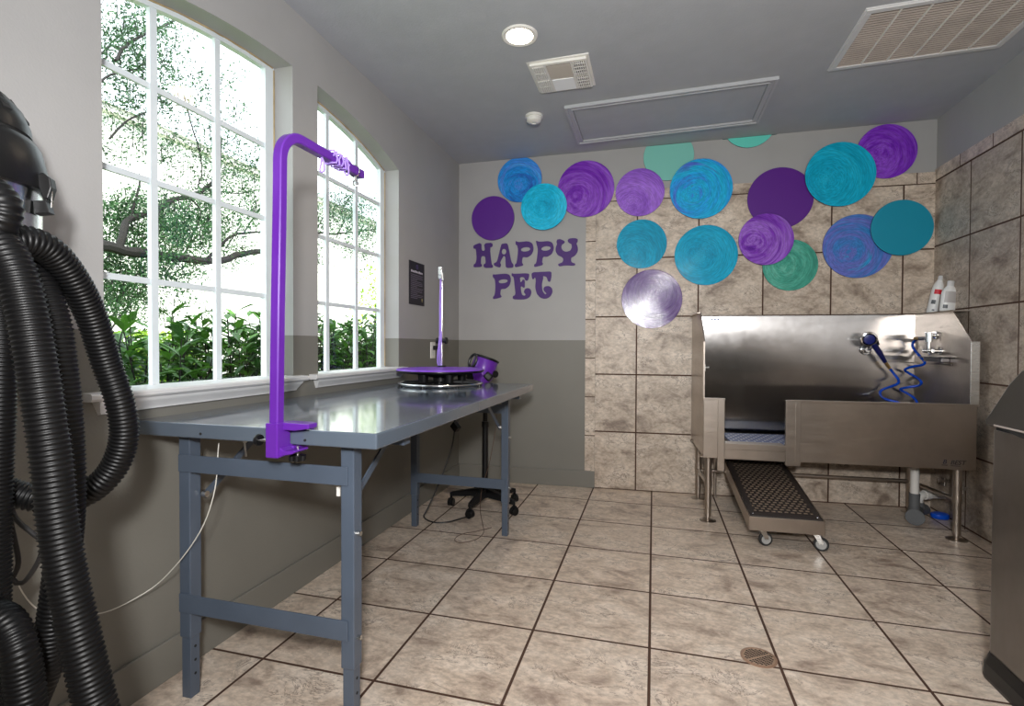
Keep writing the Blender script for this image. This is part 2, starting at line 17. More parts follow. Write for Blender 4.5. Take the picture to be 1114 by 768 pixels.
# ------------------------------------------------------------------ mesh builder
class MB:
    def __init__(s, M=None): s.bm = bmesh.new(); s.M = M
    def face(s, pts):
        return s.bm.faces.new([s.bm.verts.new(p) for p in pts])
    def box(s, x0, x1, y0, y1, z0, z1, R=None):
        v = [Vector((x, y, z)) for x in (x0, x1) for y in (y0, y1) for z in (z0, z1)]
        if R is not None: v = [R @ p for p in v]
        b = [s.bm.verts.new(p) for p in v]
        for f in ((0,1,3,2),(4,6,7,5),(0,4,5,1),(2,3,7,6),(0,2,6,4),(1,5,7,3)): s.bm.faces.new([b[i] for i in f])
        return s
    def bar(s, a, b, w, h, up=(0,0,1)):
        a = Vector(a); b = Vector(b); d = (b-a).normalized(); u = Vector(up); r = d.cross(u).normalized(); u = r.cross(d)
        q = []
        for p in (a, b):
            q.append([s.bm.verts.new(p + r*w/2*i + u*h/2*j) for i, j in ((-1,-1),(1,-1),(1,1),(-1,1))])
        for i in range(4): s.bm.faces.new((q[0][i], q[0][(i+1)%4], q[1][(i+1)%4], q[1][i]))
        s.bm.faces.new(q[0][::-1]); s.bm.faces.new(q[1]); return s
    def cyl(s, a, b, r0, r1=None, n=20, caps=True):
        r1 = r0 if r1 is None else r1
        a = Vector(a); b = Vector(b); d = (b-a).normalized()
        u = d.orthogonal().normalized(); w = d.cross(u)
        A = [s.bm.verts.new(a + (u*math.cos(t)+w*math.sin(t))*r0) for t in [2*PI*i/n for i in range(n)]]
        B = [s.bm.verts.new(b + (u*math.cos(t)+w*math.sin(t))*r1) for t in [2*PI*i/n for i in range(n)]]
        for i in range(n): s.bm.faces.new((A[i], A[(i+1)%n], B[(i+1)%n], B[i]))
        if caps: s.bm.faces.new(A[::-1]); s.bm.faces.new(B)
        return s
    def lathe(s, prof, n=40, M=None, caps=True):
        M = M or Matrix(); rings = []
        for r, z in prof:
            rings.append([s.bm.verts.new(M @ Vector((r*math.cos(2*PI*i/n), r*math.sin(2*PI*i/n), z))) for i in range(n)])
        for a, b in zip(rings, rings[1:]):
            for i in range(n): s.bm.faces.new((a[i], a[(i+1)%n], b[(i+1)%n], b[i]))
        if caps: s.bm.faces.new(rings[0][::-1]); s.bm.faces.new(rings[-1])
        return s
    def tube(s, pts, r, n=12, closed=False, caps=True):
        pts = [Vector(p) for p in pts]; L = len(pts); rings = []; u = None
        for i, p in enumerate(pts):
            a = pts[(i-1) % L] if (closed or i) else p; b = pts[(i+1) % L] if (closed or i < L-1) else p
            d = (b-a).normalized()
            u = d.orthogonal().normalized() if u is None else (u - d*u.dot(d)).normalized()
            w = d.cross(u); rr = r(i) if callable(r) else r
            rings.append([s.bm.verts.new(p + (u*math.cos(t)+w*math.sin(t))*rr) for t in [2*PI*k/n for k in range(n)]])
        for i in range(L if closed else L-1):
            a, b = rings[i], rings[(i+1) % L]
            for k in range(n): s.bm.faces.new((a[k], a[(k+1)%n], b[(k+1)%n], b[k]))
        if caps and not closed: s.bm.faces.new(rings[0][::-1]); s.bm.faces.new(rings[-1])
        return s
    def prism(s, poly, z0, z1, M=None):
        M = M or Matrix()
        a = [s.bm.verts.new(M @ Vector((x, y, z0))) for x, y in poly]; b = [s.bm.verts.new(M @ Vector((x, y, z1))) for x, y in poly]
        n = len(poly)
        for i in range(n): s.bm.faces.new((a[i], a[(i+1)%n], b[(i+1)%n], b[i]))
        s.bm.faces.new(a[::-1]); s.bm.faces.new(b); return s
    def torus(s, c, R, r, M=None, n=48, m=12):
        M = M or Matrix()
        return s.tube([M @ (Vector(c) + Vector((R*math.cos(2*PI*i/n), R*math.sin(2*PI*i/n), 0))) for i in range(n)], r, m, closed=True)
    def build(s, name, mt, parent=None, smooth=False, bevel=0, recalc=True):
        if recalc: bmesh.ops.recalc_face_normals(s.bm, faces=s.bm.faces[:])
        if s.M is not None: bmesh.ops.transform(s.bm, matrix=s.M, verts=s.bm.verts[:])
        me = bpy.data.meshes.new(name); s.bm.to_mesh(me); s.bm.free()
        for m_ in (mt if isinstance(mt, (list, tuple)) else [mt]): me.materials.append(m_)
        if smooth:
            for p in me.polygons: p.use_smooth = True
            try: me.set_sharp_from_angle(angle=math.radians(38))
            except Exception: pass
        o = bpy.data.objects.new(name, me); COL.objects.link(o)
        if parent is not None:
            o.parent = parent; o.location = -org(parent)
        if bevel:
            b = o.modifiers.new('bevel', 'BEVEL'); b.width = bevel; b.segments = 2; b.limit_method = 'ANGLE'; b.angle_limit = math.radians(40)
        return o
def org(o):
    v = Vector((0,0,0))
    while o is not None: v += o.location; o = o.parent
    return v
def tag(o, label=None, cat=None, group=None, kind=None):
    if label: o['label'] = label
    if cat: o['category'] = cat
    if group: o['group'] = group
    if kind: o['kind'] = kind
    return o
def thing(name, loc, label=None, cat=None, group=None, kind=None):
    o = bpy.data.objects.new(name, None); COL.objects.link(o); o.location = loc; o.empty_display_size = .1
    return tag(o, label, cat, group, kind)
def spline(pts, step=.01, closed=False):
    pts = [Vector(p) for p in pts]; n = len(pts); out = []
    for i in range(n if closed else n-1):
        if closed: a, b, c, d = (pts[(i+k) % n] for k in (-1, 0, 1, 2))
        else: b, c = pts[i], pts[i+1]; a = pts[i-1] if i else b*2-c; d = pts[i+2] if i < n-2 else c*2-b
        k = max(2, int((c-b).length/step))
        for j in range(k):
            t = j/k
            out.append(.5*((2*b) + (c-a)*t + (2*a-5*b+4*c-d)*t*t + (3*b-a-3*c+d)*t**3))
    if not closed: out.append(pts[-1])
    return out
def even(pts, step):
    out = [pts[0]]; acc = 0
    for a, b in zip(pts, pts[1:]):
        L = (b-a).length; t = step-acc
        while t <= L: out.append(a+(b-a)*(t/L)); t += step
        acc = L-(t-step)
    return out

# ------------------------------------------------------------------ materials
def lin(r, g, b):
    f = lambda c: (c/12.92 if c <= .04045 else ((c+.055)/1.055)**2.4)
    return (f(r/255), f(g/255), f(b/255), 1)
class NT:
    def __init__(s, name):
        s.m = bpy.data.materials.new(name); s.m.use_nodes = True; s.t = s.m.node_tree; s.t.nodes.clear()
        s.out = s.n('ShaderNodeOutputMaterial')
    def n(s, k, **kw):
        nd = s.t.nodes.new(k)
        for a, b in kw.items():
            if a in nd.inputs.keys() if hasattr(nd.inputs, 'keys') else False: nd.inputs[a].default_value = b
            else: setattr(nd, a, b)
        return nd
    def l(s, a, b): s.t.links.new(a, b); return s
    def bsdf(s, color=(.5,.5,.5,1), rough=.5, metal=0, **kw):
        p = s.n('ShaderNodeBsdfPrincipled'); p.inputs['Base Color'].default_value = color; p.inputs['Roughness'].default_value = rough; p.inputs['Metallic'].default_value = metal
        for k, v in kw.items(): p.inputs[k.replace('_', ' ')].default_value = v
        s.l(p.outputs[0], s.out.inputs[0]); s.p = p; return p
    def obj(s): return s.n('ShaderNodeTexCoord').outputs['Object']
    def noise(s, vec, scale, detail=4, rough=.5, dist=0):
        q = s.n('ShaderNodeTexNoise'); q.inputs['Scale'].default_value = scale; q.inputs['Detail'].default_value = detail; q.inputs['Roughness'].default_value = rough; q.inputs['Distortion'].default_value = dist
        if vec is not None: s.l(vec, q.inputs['Vector'])
        return q.outputs[0]
    def ramp(s, fac, stops, interp='LINEAR'):
        r = s.n('ShaderNodeValToRGB'); r.color_ramp.interpolation = interp; e = r.color_ramp.elements
        while len(e) < len(stops): e.new(.5)
        for k, (p, c) in enumerate(stops): e[k].position = p; e[k].color = c if isinstance(c, (tuple, list)) else (c, c, c, 1)
        s.l(fac, r.inputs[0]); return r.outputs[0]
    def mix(s, fac, a, b, mode='MIX'):
        m = s.n('ShaderNodeMix', data_type='RGBA', blend_type=mode)
        for sock, v in ((m.inputs[0], fac), (m.inputs[6], a), (m.inputs[7], b)):
            if isinstance(v, bpy.types.NodeSocket): s.l(v, sock)
            else: sock.default_value = v
        return m.outputs[2]
    def math(s, op, a, b=0):
        m = s.n('ShaderNodeMath', operation=op)
        for sock, v in ((m.inputs[0], a), (m.inputs[1], b)):
            if isinstance(v, bpy.types.NodeSocket): s.l(v, sock)
            else: sock.default_value = v
        return m.outputs[0]
    def bump(s, h, strength=.2, dist=.01):
        b = s.n('ShaderNodeBump'); b.inputs['Strength'].default_value = strength; b.inputs['Distance'].default_value = dist
        s.l(h, b.inputs['Height']); s.l(b.outputs[0], s.p.inputs['Normal']); return b
def plain(name, color, rough=.5, metal=0, bump=None, var=0, **kw):
    t = NT(name); t.bsdf(color, rough, metal, **kw); o = t.obj()
    if var:
        f = t.noise(o, 9, 4); c = t.ramp(f, [(.3, tuple(x*(1-var) for x in color[:3])+(1,)), (.7, tuple(min(1, x*(1+var)) for x in color[:3])+(1,))]); t.l(c, t.p.inputs['Base Color'])
    if bump: t.bump(t.noise(o, bump[0], 3), bump[1], .003)
    return t.m
def paint(name, upper, lower, zsplit):
    t = NT(name); t.bsdf(upper, .55); o = t.obj()
    sep = t.n('ShaderNodeSeparateXYZ'); t.l(o, sep.inputs[0])
    f = t.math('GREATER_THAN', sep.outputs[2], zsplit)
    c = t.mix(f, lower, upper)
    v = t.ramp(t.noise(o, 2.2, 3), [(.3, .94), (.7, 1.04)]); t.l(t.mix(1, c, v, 'MULTIPLY'), t.p.inputs['Base Color'])
    t.bump(t.noise(o, 130, 3), .25, .002); return t.m
def tiles(name, size, off, axes, rot, grout=.005, cols=None, rough=.25, seed=0):
    """stone-look tiles laid in a square grid with dark grout"""
    t = NT(name); t.bsdf((.5,.4,.33,1), rough); o = t.obj()
    vr = t.n('ShaderNodeMapping'); vr.vector_type = 'POINT'; vr.inputs['Rotation'].default_value = (0, 0, -rot); t.l(o, vr.inputs[0])
    sep = t.n('ShaderNodeSeparateXYZ'); t.l(vr.outputs[0], sep.inputs[0])
    cm = t.n('ShaderNodeCombineXYZ')
    t.l(t.math('SUBTRACT', sep.outputs[axes[0]], off[0]), cm.inputs[0]); t.l(t.math('SUBTRACT', sep.outputs[axes[1]], off[1]), cm.inputs[1])
    br = t.n('ShaderNodeTexBrick'); br.offset = 0; br.squash = 1; br.offset_frequency = 2; br.squash_frequency = 2
    t.l(cm.outputs[0], br.inputs['Vector']); br.inputs['Scale'].default_value = 1; br.inputs['Brick Width'].default_value = size[0]; br.inputs['Row Height'].default_value = size[1]
    br.inputs['Mortar Size'].default_value = grout; br.inputs['Mortar Smooth'].default_value = .15; br.inputs['Bias'].default_value = 0
    br.inputs['Color1'].default_value = (0,0,0,1); br.inputs['Color2'].default_value = (1,1,1,1); br.inputs['Mortar'].default_value = (.5,.5,.5,1)
    # each tile samples its own patch of stone
    shift = t.n('ShaderNodeVectorMath', operation='SCALE'); t.l(br.outputs['Color'], shift.inputs[0]); shift.inputs['Scale'].default_value = 23.7
    add = t.n('ShaderNodeVectorMath', operation='ADD'); t.l(cm.outputs[0], add.inputs[0]); t.l(shift.outputs[0], add.inputs[1])
    stretch = t.n('ShaderNodeMapping'); stretch.inputs['Scale'].default_value = (1, 1.5, 1); stretch.inputs['Rotation'].default_value = (0, 0, .5); stretch.inputs['Location'].default_value = (seed, 0, 0); t.l(add.outputs[0], stretch.inputs[0]); vec = stretch.outputs[0]
    c0, c1, c2, cv = cols
    base = t.ramp(t.noise(vec, 5.0, 9, .66, .5), [(.33, c0), (.47, c1), (.64, c2)])
    vein = t.ramp(t.noise(vec, 6, 9, .72, 1.1), [(.484, 0.), (.5, 1.), (.516, 0.)])
    patch = t.ramp(t.noise(vec, 5, 3), [(.48, 0.), (.60, 1.)])
    vf = t.math('MULTIPLY', t.math('MULTIPLY', vein, patch), .95)
    c = t.mix(vf, base, cv)
    spot = t.ramp(t.noise(vec, 38, 5, .7), [(.40, .80), (.6, 1.07)])
    c = t.mix(1, c, spot, 'MULTIPLY')
    tint = t.ramp(br.outputs['Color'], [(0, .93), (1, 1.05)]); c = t.mix(1, c, tint, 'MULTIPLY')
    c = t.mix(br.outputs['Fac'], c, lin(72, 48, 35)); t.l(c, t.p.inputs['Base Color'])
    r = t.ramp(br.outputs['Fac'], [(0, rough), (1, .9)]); t.l(r, t.p.inputs['Roughness'])
    h = t.math('SUBTRACT', t.math('MULTIPLY', t.noise(vec, 14, 4), .25), br.outputs['Fac']); t.bump(h, .35, .003)
    return t.m
def steel(name, color, rough, aniso=0., streak=(2, 2, 60), amt=.12, bumpy=0, tangent='Z', rot=0.):
    t = NT(name); t.bsdf(color, rough, 1.0); o = t.obj()
    mp = t.n('ShaderNodeMapping'); mp.inputs['Scale'].default_value = streak; t.l(o, mp.inputs[0])
    f = t.noise(mp.outputs[0], 3, 4, .6); g = t.noise(o, 4, 4, .6)
    t.l(t.ramp(f, [(.3, max(.02, rough-amt/2)), (.7, rough+amt/2)]), t.p.inputs['Roughness'])
    c = t.ramp(g, [(.3, tuple(x*.8 for x in color[:3])+(1,)), (.7, color)]); t.l(c, t.p.inputs['Base Color'])
    if aniso:
        t.p.inputs['Anisotropic'].default_value = aniso; t.p.inputs['Anisotropic Rotation'].default_value = rot
        tn = t.n('ShaderNodeTangent'); tn.direction_type = 'RADIAL'; tn.axis = tangent; t.l(tn.outputs[0], t.p.inputs['Tangent'])
    if bumpy: t.bump(t.noise(o, bumpy[0], 2), bumpy[1], bumpy[2])
    return t.m
def swirl(name, cols, rough=.14, seed=0, c=(0,0), stretch=1.0, ridge=.25, spec=.25, gain=1):
    """hand-brushed circular paint strokes round an off-centre eye"""
    t = NT(name); t.bsdf(cols[0], rough, Specular_IOR_Level=spec); o = t.obj()
    mp = t.n('ShaderNodeMapping'); mp.inputs['Location'].default_value = (-c[0], -c[1], 0); t.l(o, mp.inputs[0])
    sep = t.n('ShaderNodeSeparateXYZ'); t.l(mp.outputs[0], sep.inputs[0])
    r = t.math('SQRT', t.math('ADD', t.math('MULTIPLY', sep.outputs[0], sep.outputs[0]), t.math('MULTIPLY', sep.outputs[1], sep.outputs[1])))
    a = t.math('ARCTAN2', sep.outputs[1], sep.outputs[0])
    cm = t.n('ShaderNodeCombineXYZ'); t.l(t.math('MULTIPLY', r, 34), cm.inputs[0]); t.l(t.math('MULTIPLY', t.math('SINE', a), .8), cm.inputs[1]); t.l(t.math('MULTIPLY', t.math('COSINE', a), .8), cm.inputs[2])
    ad = t.n('ShaderNodeVectorMath', operation='ADD'); t.l(cm.outputs[0], ad.inputs[0]); ad.inputs[1].default_value = (seed*7.1, seed*3.3, seed)
    f = t.noise(ad.outputs[0], .45*stretch, 5, .6, .6); fine = t.noise(ad.outputs[0], 4.5, 3, .6)
    k = len(cols); st = [(.3+.4*i/(k-1), cols[i]) for i in range(k)]
    cc = t.ramp(f, st); hl = t.ramp(fine, [(.4, 1.05*gain), (.62, 1.5*gain)]); t.l(t.mix(1, cc, hl, 'MULTIPLY'), t.p.inputs['Base Color'])
    t.bump(fine, ridge, .004); return t.m
def flat(name, col, rough=.35): return plain(name, col, rough, bump=(40, .08))

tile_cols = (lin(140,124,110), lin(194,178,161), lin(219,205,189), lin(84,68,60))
M = dict(
 wall=paint('wall_paint', lin(162,161,160), lin(118,116,109), 1.2), ceil=plain('ceiling_paint', lin(168,171,176), .7, bump=(90, .3), var=.03),
 floor=tiles('floor_tile', (.457,.457), (0,0), (0,1), 0, .0056, (lin(160,141,127), lin(211,193,175), lin(230,215,199), lin(90,71,63)), .3),
 wtile=tiles('wall_tile', (.4625,.4625), (0,.001), (0,2), ANG, .0057, tile_cols, .45, 3),
 wstrip=tiles('wall_border_tile', (.31,.3145), (.067,.111), (0,2), ANG, .0038, tile_cols, .45, 9),
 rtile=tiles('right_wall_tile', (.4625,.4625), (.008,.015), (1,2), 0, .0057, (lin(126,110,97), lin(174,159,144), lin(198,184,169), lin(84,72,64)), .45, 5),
 rstrip=tiles('right_border_tile', (.335,.5), (.098,.0), (1,2), 0, .0038, tile_cols, .3, 11),
 base=plain('baseboard_paint', lin(117,115,108), .4, bump=(60,.1)), white=plain('white_trim_paint', lin(204,204,204), .35, bump=(40,.06), var=.03),
 frame=plain('white_window_frame', lin(214,222,226), .35, bump=(50,.05), var=.04), caulk=plain('window_caulk', lin(170,150,110), .8, bump=(90,.5), var=.3),
 slate=plain('slate_grey_enamel', lin(74,84,98), .32, bump=(70,.05), var=.06), slatetop=None,
 purple=plain('purple_enamel', lin(92,36,148), .28, bump=(60,.03), var=.05), purple_top=plain('purple_table_top', lin(118,60,190), .3, bump=(160,.1)),
 black=plain('black_plastic', (.006,.006,.0065,1), .38, Specular_IOR_Level=.3, bump=(60,.08)), rubber=plain('black_rubber', (.02,.02,.021,1), .6), hose=plain('black_ribbed_hose', (.003,.003,.0033,1), .42, Specular_IOR_Level=.25),
 chrome=steel('chrome', (.8,.8,.8,1), .12, amt=.05), zinc=steel('zinc_bolt', (.72,.71,.68,1), .3),
 steel=steel('brushed_steel', (.50,.44,.385,1), .33, amt=.1, bumpy=(3,.04,.01)),
 splash=steel('brushed_steel_backsplash', (.47,.46,.455,1), .17, aniso=1.0, streak=(6,6,6), amt=.03, bumpy=(1.5,.45,.010), rot=.0),
 pvc=plain('white_pvc', lin(215,213,208), .35), gpvc=plain('grey_pvc', lin(88,90,92), .5), blue=plain('blue_plastic', lin(10,80,200), .35), bluehose=plain('blue_coil_hose', lin(8,70,190), .22),
 brass=steel('brass_ferrule', (.75,.5,.2,1), .3), dark=plain('dark_void', (.01,.01,.01,1), .9), off=plain('offwhite_plastic', lin(224,222,216), .4, bump=(80,.05)),
 galv=steel('silver_canister', (.7,.7,.7,1), .22, streak=(40,40,2)), wire=plain('white_wire', lin(205,203,195), .4), cord=plain('black_cord', (.015,.014,.014,1), .5), browncord=plain('thin_brown_cord', lin(90,70,58), .5),
 strap=plain('lilac_cord', lin(160,130,215), .6, bump=(400,.3)), silver=steel('silver_tube', (.8,.8,.82,1), .2),
 bark=plain('bark', lin(24,21,19), .85, bump=(30,.6), var=.25), soil=plain('lawn', lin(104,128,58), .9, bump=(40,.6), var=.25),
)
t = NT('slate_grey_table_top'); t.bsdf(lin(84,94,106), .12); o_ = t.obj(); t.l(t.ramp(t.noise(o_, 6, 5, .6), [(.35,.10),(.7,.24)]), t.p.inputs['Roughness']); t.p.inputs['Coat Weight'].default_value = .5; t.p.inputs['Coat Roughness'].default_value = .08; t.bump(t.noise(o_, 5, 2), .03, .01); M['slatetop'] = t.m
def leafmat(name, a, b, trans=.35):
    t = NT(name); p = t.bsdf(a, .4); o = t.obj(); g = t.n('ShaderNodeNewGeometry')
    c = t.ramp(g.outputs['Random Per Island'], [(0, a), (1, b)]); t.l(c, p.inputs['Base Color'])
    tr = t.n('ShaderNodeBsdfTranslucent'); t.l(c, tr.inputs[0]); mx = t.n('ShaderNodeMixShader'); mx.inputs[0].default_value = trans
    t.l(p.outputs[0], mx.inputs[1]); t.l(tr.outputs[0], mx.inputs[2]); t.l(mx.outputs[0], t.out.inputs[0]); return t.m
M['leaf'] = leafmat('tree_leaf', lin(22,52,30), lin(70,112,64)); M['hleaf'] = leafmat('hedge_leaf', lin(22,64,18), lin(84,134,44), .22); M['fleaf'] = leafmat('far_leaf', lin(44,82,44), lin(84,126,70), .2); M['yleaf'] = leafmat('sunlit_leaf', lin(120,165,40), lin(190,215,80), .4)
t = NT('window_glass'); gl = t.n('ShaderNodeBsdfGlossy'); gl.inputs['Roughness'].default_value = .01; tr = t.n('ShaderNodeBsdfTransparent'); tr.inputs[0].default_value = (.96,.99,.98,1)
lw = t.n('ShaderNodeLayerWeight'); lw.inputs[0].default_value = .5; fz = t.math('ADD', t.math('MULTIPLY', t.math('POWER', lw.outputs[1], 5), .85), .045); mx = t.n('ShaderNodeMixShader'); t.l(fz, mx.inputs[0]); t.l(tr.outputs[0], mx.inputs[1]); t.l(gl.outputs[0], mx.inputs[2]); t.l(mx.outputs[0], t.out.inputs[0]); M['glass'] = t.m
t = NT('siding'); t.bsdf(lin(232,228,220), .7); o_ = t.obj(); sp = t.n('ShaderNodeSeparateXYZ'); t.l(o_, sp.inputs[0]); w_ = t.math('FRACT', t.math('MULTIPLY', sp.outputs[2], 5.5)); t.l(t.ramp(w_, [(0, lin(150,146,138)), (.08, lin(240,238,232))]), t.p.inputs['Base Color']); M['siding'] = t.m
t = NT('lamp_lens'); e = t.n('ShaderNodeEmission'); e.inputs[0].default_value = (1,.86,.68,1); e.inputs[1].default_value = 26; t.l(e.outputs[0], t.out.inputs[0]); M['lamp'] = t.m
# ------------------------------------------------------------------ room shell
YW = lambda x: (P0 + T*((x-P0.x)/T.x)).y       # back wall plane
def arch(y):                                    # one shallow arch spans both windows
    return 2.443 - .142*(abs(y-.56)/.93)**2.3
WIN = [(-.385, .468), (.65, 1.492)]; ZS = .985
wm = MB()
XO = -.835
cuts = [YF-.2, WIN[0][0], WIN[0][1], WIN[1][0], WIN[1][1], 2.9]
for i in range(5):
    y0, y1 = cuts[i], cuts[i+1]
    if i % 2 == 0: wm.box(XO, XL, y0, y1, -.02, 2.95)
    else:
        wm.box(XO, XL, y0, y1, -.02, ZS)
        n = 16; ys = [y0+(y1-y0)*k/n for k in range(n+1)]
        for a, b in zip(ys, ys[1:]):
            q = [wm.bm.verts.new(p) for p in ((XL,a,arch(a)),(XL,b,arch(b)),(XL,b,2.95),(XL,a,2.95),(XO,a,arch(a)),(XO,b,arch(b)),(XO,b,2.95),(XO,a,2.95))]
            for f in ((0,1,2,3),(7,6,5,4),(0,4,5,1)): wm.bm.faces.new([q[j] for j in f])
bmesh.ops.remove_doubles(wm.bm, verts=wm.bm.verts[:], dist=1e-5)
tag(wm.build('wall_left', M['wall'], recalc=False), kind='structure')
b = MB(MW); b.box(-.9, 3.2, 0, .15, -.02, 2.95); wback = tag(b.build('wall_back', M['wall']), kind='structure')
b = MB(MW); b.box(.4625, 2.86, -.009, .001, 0, 2.3135); b.build('tile_panel', M['wtile'], wback)
b = MB(MW); b.box(.3815, .4605, -.009, .001, .136, 2.3135); b.box(.4625, 2.86, -.009, .001, 2.3145, 2.394); b.build('tile_border', M['wstrip'], wback)
b = MB(); b.box(XR, XR+.15, YF-.2, 2.95, -.02, 2.95); wr = tag(b.build('wall_right', M['wall']), kind='structure')
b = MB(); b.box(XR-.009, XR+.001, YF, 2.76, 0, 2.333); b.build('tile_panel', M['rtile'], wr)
b = MB(); b.box(XR-.009, XR+.001, YF, 2.76, 2.335, 2.412); b.build('tile_border', M['rstrip'], wr)
b = MB(); b.box(XL-.2, XR+.2, YF-.15, YF, -.02, 2.95); tag(b.build('wall_front', M['wall']), kind='structure')
b = MB(); b.box(XL-.23, XR+.15, YF-.15, 2.95, -.12, 0); tag(b.build('floor', M['floor']), kind='structure')
b = MB(); q = []
for x in (XO, XR+.15):
    for y in (YF-.15, 2.95):
        for dz in (0, .12): q.append(b.bm.verts.new((x, y, zc(x)+dz)))
for f in ((0,1,3,2),(4,6,7,5),(0,4,5,1),(2,3,7,6),(0,2,6,4),(1,5,7,3)): b.bm.faces.new([q[i] for i in f])
tag(b.build('ceiling', M['ceil']), kind='structure')
b = MB(); b.box(XL, XL+.012, YF, 2.575, 0, .136); tag(b.build('baseboard_left', M['base'], bevel=.003), kind='structure')
b = MB(MW); b.box(-.69, .4605, -.013, 0, 0, .134); tag(b.build('baseboard_back', M['base'], bevel=.003), kind='structure')

# ------------------------------------------------------------------ windows
XF = -.797
def window(k, y0, y1, vert, label):
    w = thing('window_%d' % k, (XF, (y0+y1)/2, ZS), kind='structure')
    b = MB(); xa, xb = XF-.030, XF
    b.box(xa, xb, y0, y0+.035, ZS, arch(y0)); b.box(xa, xb, y1-.055, y1, ZS, arch(y1-.03)); b.box(xa, xb, y0, y1, ZS-.01, 1.012)
    n = 14; ys = [y0+.0352+(y1-y0-.0904)*i/n for i in range(n+1)]
    for a, c in zip(ys, ys[1:]):
        q = [b.bm.verts.new((x, y, arch(y)+dz)) for x in (xa, xb) for y in (a, c) for dz in (-.022, .005)]
        for f in ((0,1,3,2),(4,6,7,5),(0,4,5,1),(2,3,7,6),(0,2,6,4),(1,5,7,3)): b.bm.faces.new([q[i] for i in f])
    b.build('window_frame', M['frame'], w)
    b = MB()
    for v in vert: b.box(XF-.022, XF-.004, v-.0145, v+.012, 1.01, arch(v)-.01)
    for z in (1.381, 1.737, 2.071): b.box(XF-.020, XF-.008, y0+.03, y1-.05, z-.011, z+.010)
    b.build('muntin_bars', M['frame'], w)
    b = MB(); zb = 1.0
    n = 12; ys = [y0+.02+(y1-y0-.05)*i/n for i in range(n+1)]
    for a, c in zip(ys, ys[1:]): b.face([(XF-.016,a,zb),(XF-.016,c,zb),(XF-.016,c,arch(c)),(XF-.016,a,arch(a))])
    b.build('pane', M['glass'], w)
    b = MB(); ys = [y0+.02+(y1-y0-.03)*i/30 for i in range(31)]
    b.tube([(XF+.002, y, arch(y)-.002+.003*noise.noise((y*40,0,k))) for y in ys], lambda i: .003+.003*abs(noise.noise((i*.9, k, 0))), 8)
    b.tube([(XF+.002, y1-.003, z) for z in (1.02, 1.3, 1.6, 1.9, 2.2, arch(y1)-.01)], .003, 8); b.build('caulk_bead', M['caulk'], w)
    # stool with a rounded nose, and the moulded apron under it
    prof = [(XF-.02,.99),(XF-.02,1.012),(-.655,1.010),(-.649,1.004),(-.649,.994),(-.655,.988),(XL+.001,.988),(XL+.001,.985),(XF-.02,.985)]
    b = MB(); Mx = Matrix(((1,0,0,0),(0,0,-1,0),(0,1,0,0),(0,0,0,1)))
    nose = [(XL,.987),(XL,1.0125),(-.656,1.0105),(-.650,1.005),(-.650,.994),(-.656,.987)]
    b.prism(nose, -(y1+.055), -(y0-.068), Mx); b.box(XF-.02, XL+.002, y0, y1, .985, 1.0125)
    b.build('window_sill', M['white'], w, smooth=True)
    ap = [(XL,.987),(-.664,.987),(-.664,.978),(-.670,.970),(-.676,.958),(-.680,.952),(-.680,.945),(XL,.942)]
    b = MB(); b.prism(ap, -(y1+.0), -(y0-.02), Mx)
    for v in b.bm.verts: # returns slope back under the nose
        if v.co.y > y1-.1: v.co.y += (v.co.z-.942)*.75
        elif v.co.y < y0+.1: v.co.y -= (v.co.z-.942)*.4
    b.build('window_apron', M['white'], w, smooth=True)
window(1, *WIN[0], (-.127, .152), '')
window(2, *WIN[1], (.883, 1.167), '')

# ------------------------------------------------------------------ ceiling fittings
x, y = .256, .967
r = thing('recessed_light', (x, y, zc(x)), 'round white recessed downlight glowing warm in the ceiling', 'ceiling light')
Md = Matrix.Translation((x, y, zc(x)))
MB(Md).lathe([(.066,.004),(.068,-.006),(.085,-.008),(.091,-.004),(.092,.003)], 48, caps=False).build('trim_ring', M['off'], r, smooth=True)
MB(Md).lathe([(.001,.003),(.067,.003),(.067,-.003),(.001,-.004)], 40).build('lens', M['lamp'], r)
# extractor fan
x0, x1, y0, y1 = .226, .573, 1.216, 1.566; z = zc(.4)
r = thing('exhaust_fan', (.4, 1.39, z), 'square white ceiling exhaust fan with louvred grilles and light panel', 'exhaust fan')
b = MB(); b.box(x0, x1, y0, y1, z-.004, z+.004); b.box(x0+.015, x1-.015, y0+.015, y1-.015, z-.018, z-.003); b.build('cover', M['off'], r, bevel=.004)
fx = lambda u: x0+(x1-x0)*u
fy = lambda v: y0+(y1-y0)*v
for (u0, u1, v0, v1) in ((.08,.27,.10,.48),(.08,.27,.54,.92),(.73,.92,.10,.48),(.73,.92,.54,.92)):
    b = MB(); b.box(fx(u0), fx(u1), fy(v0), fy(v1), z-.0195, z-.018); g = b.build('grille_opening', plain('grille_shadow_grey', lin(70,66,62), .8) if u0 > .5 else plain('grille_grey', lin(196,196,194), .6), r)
    b = MB()
    for k in range(6): xx = fx(u0)+(fx(u1)-fx(u0))*(k+.5)/6; b.box(xx-.0028, xx+.0028, fy(v0), fy(v1), z-.024, z-.019)
    for k in range(1 if u0 < .5 else 4): yy = fy(v0)+(fy(v1)-fy(v0))*(k+.5)/(1 if u0 < .5 else 4); b.box(fx(u0), fx(u1), yy-.0014, yy+.0014, z-.0235, z-.019)
    b.build('grille_bars', M['off'], g)
b = MB(); b.box(fx(.31), fx(.69), fy(.10), fy(.50), z-.0195, z-.018); g = b.build('louver_panel', plain('louvre_shadow', lin(120,112,106), .8), r)
b = MB()
for k in range(9): yy = fy(.10)+(fy(.5)-fy(.10))*(k+.5)/9; b.bar((fx(.31), yy, z-.021), (fx(.69), yy, z-.021), .009, .0015, (0,.5,1))
b.build('louver', plain('louvre_grey', lin(168,160,152), .5), g)
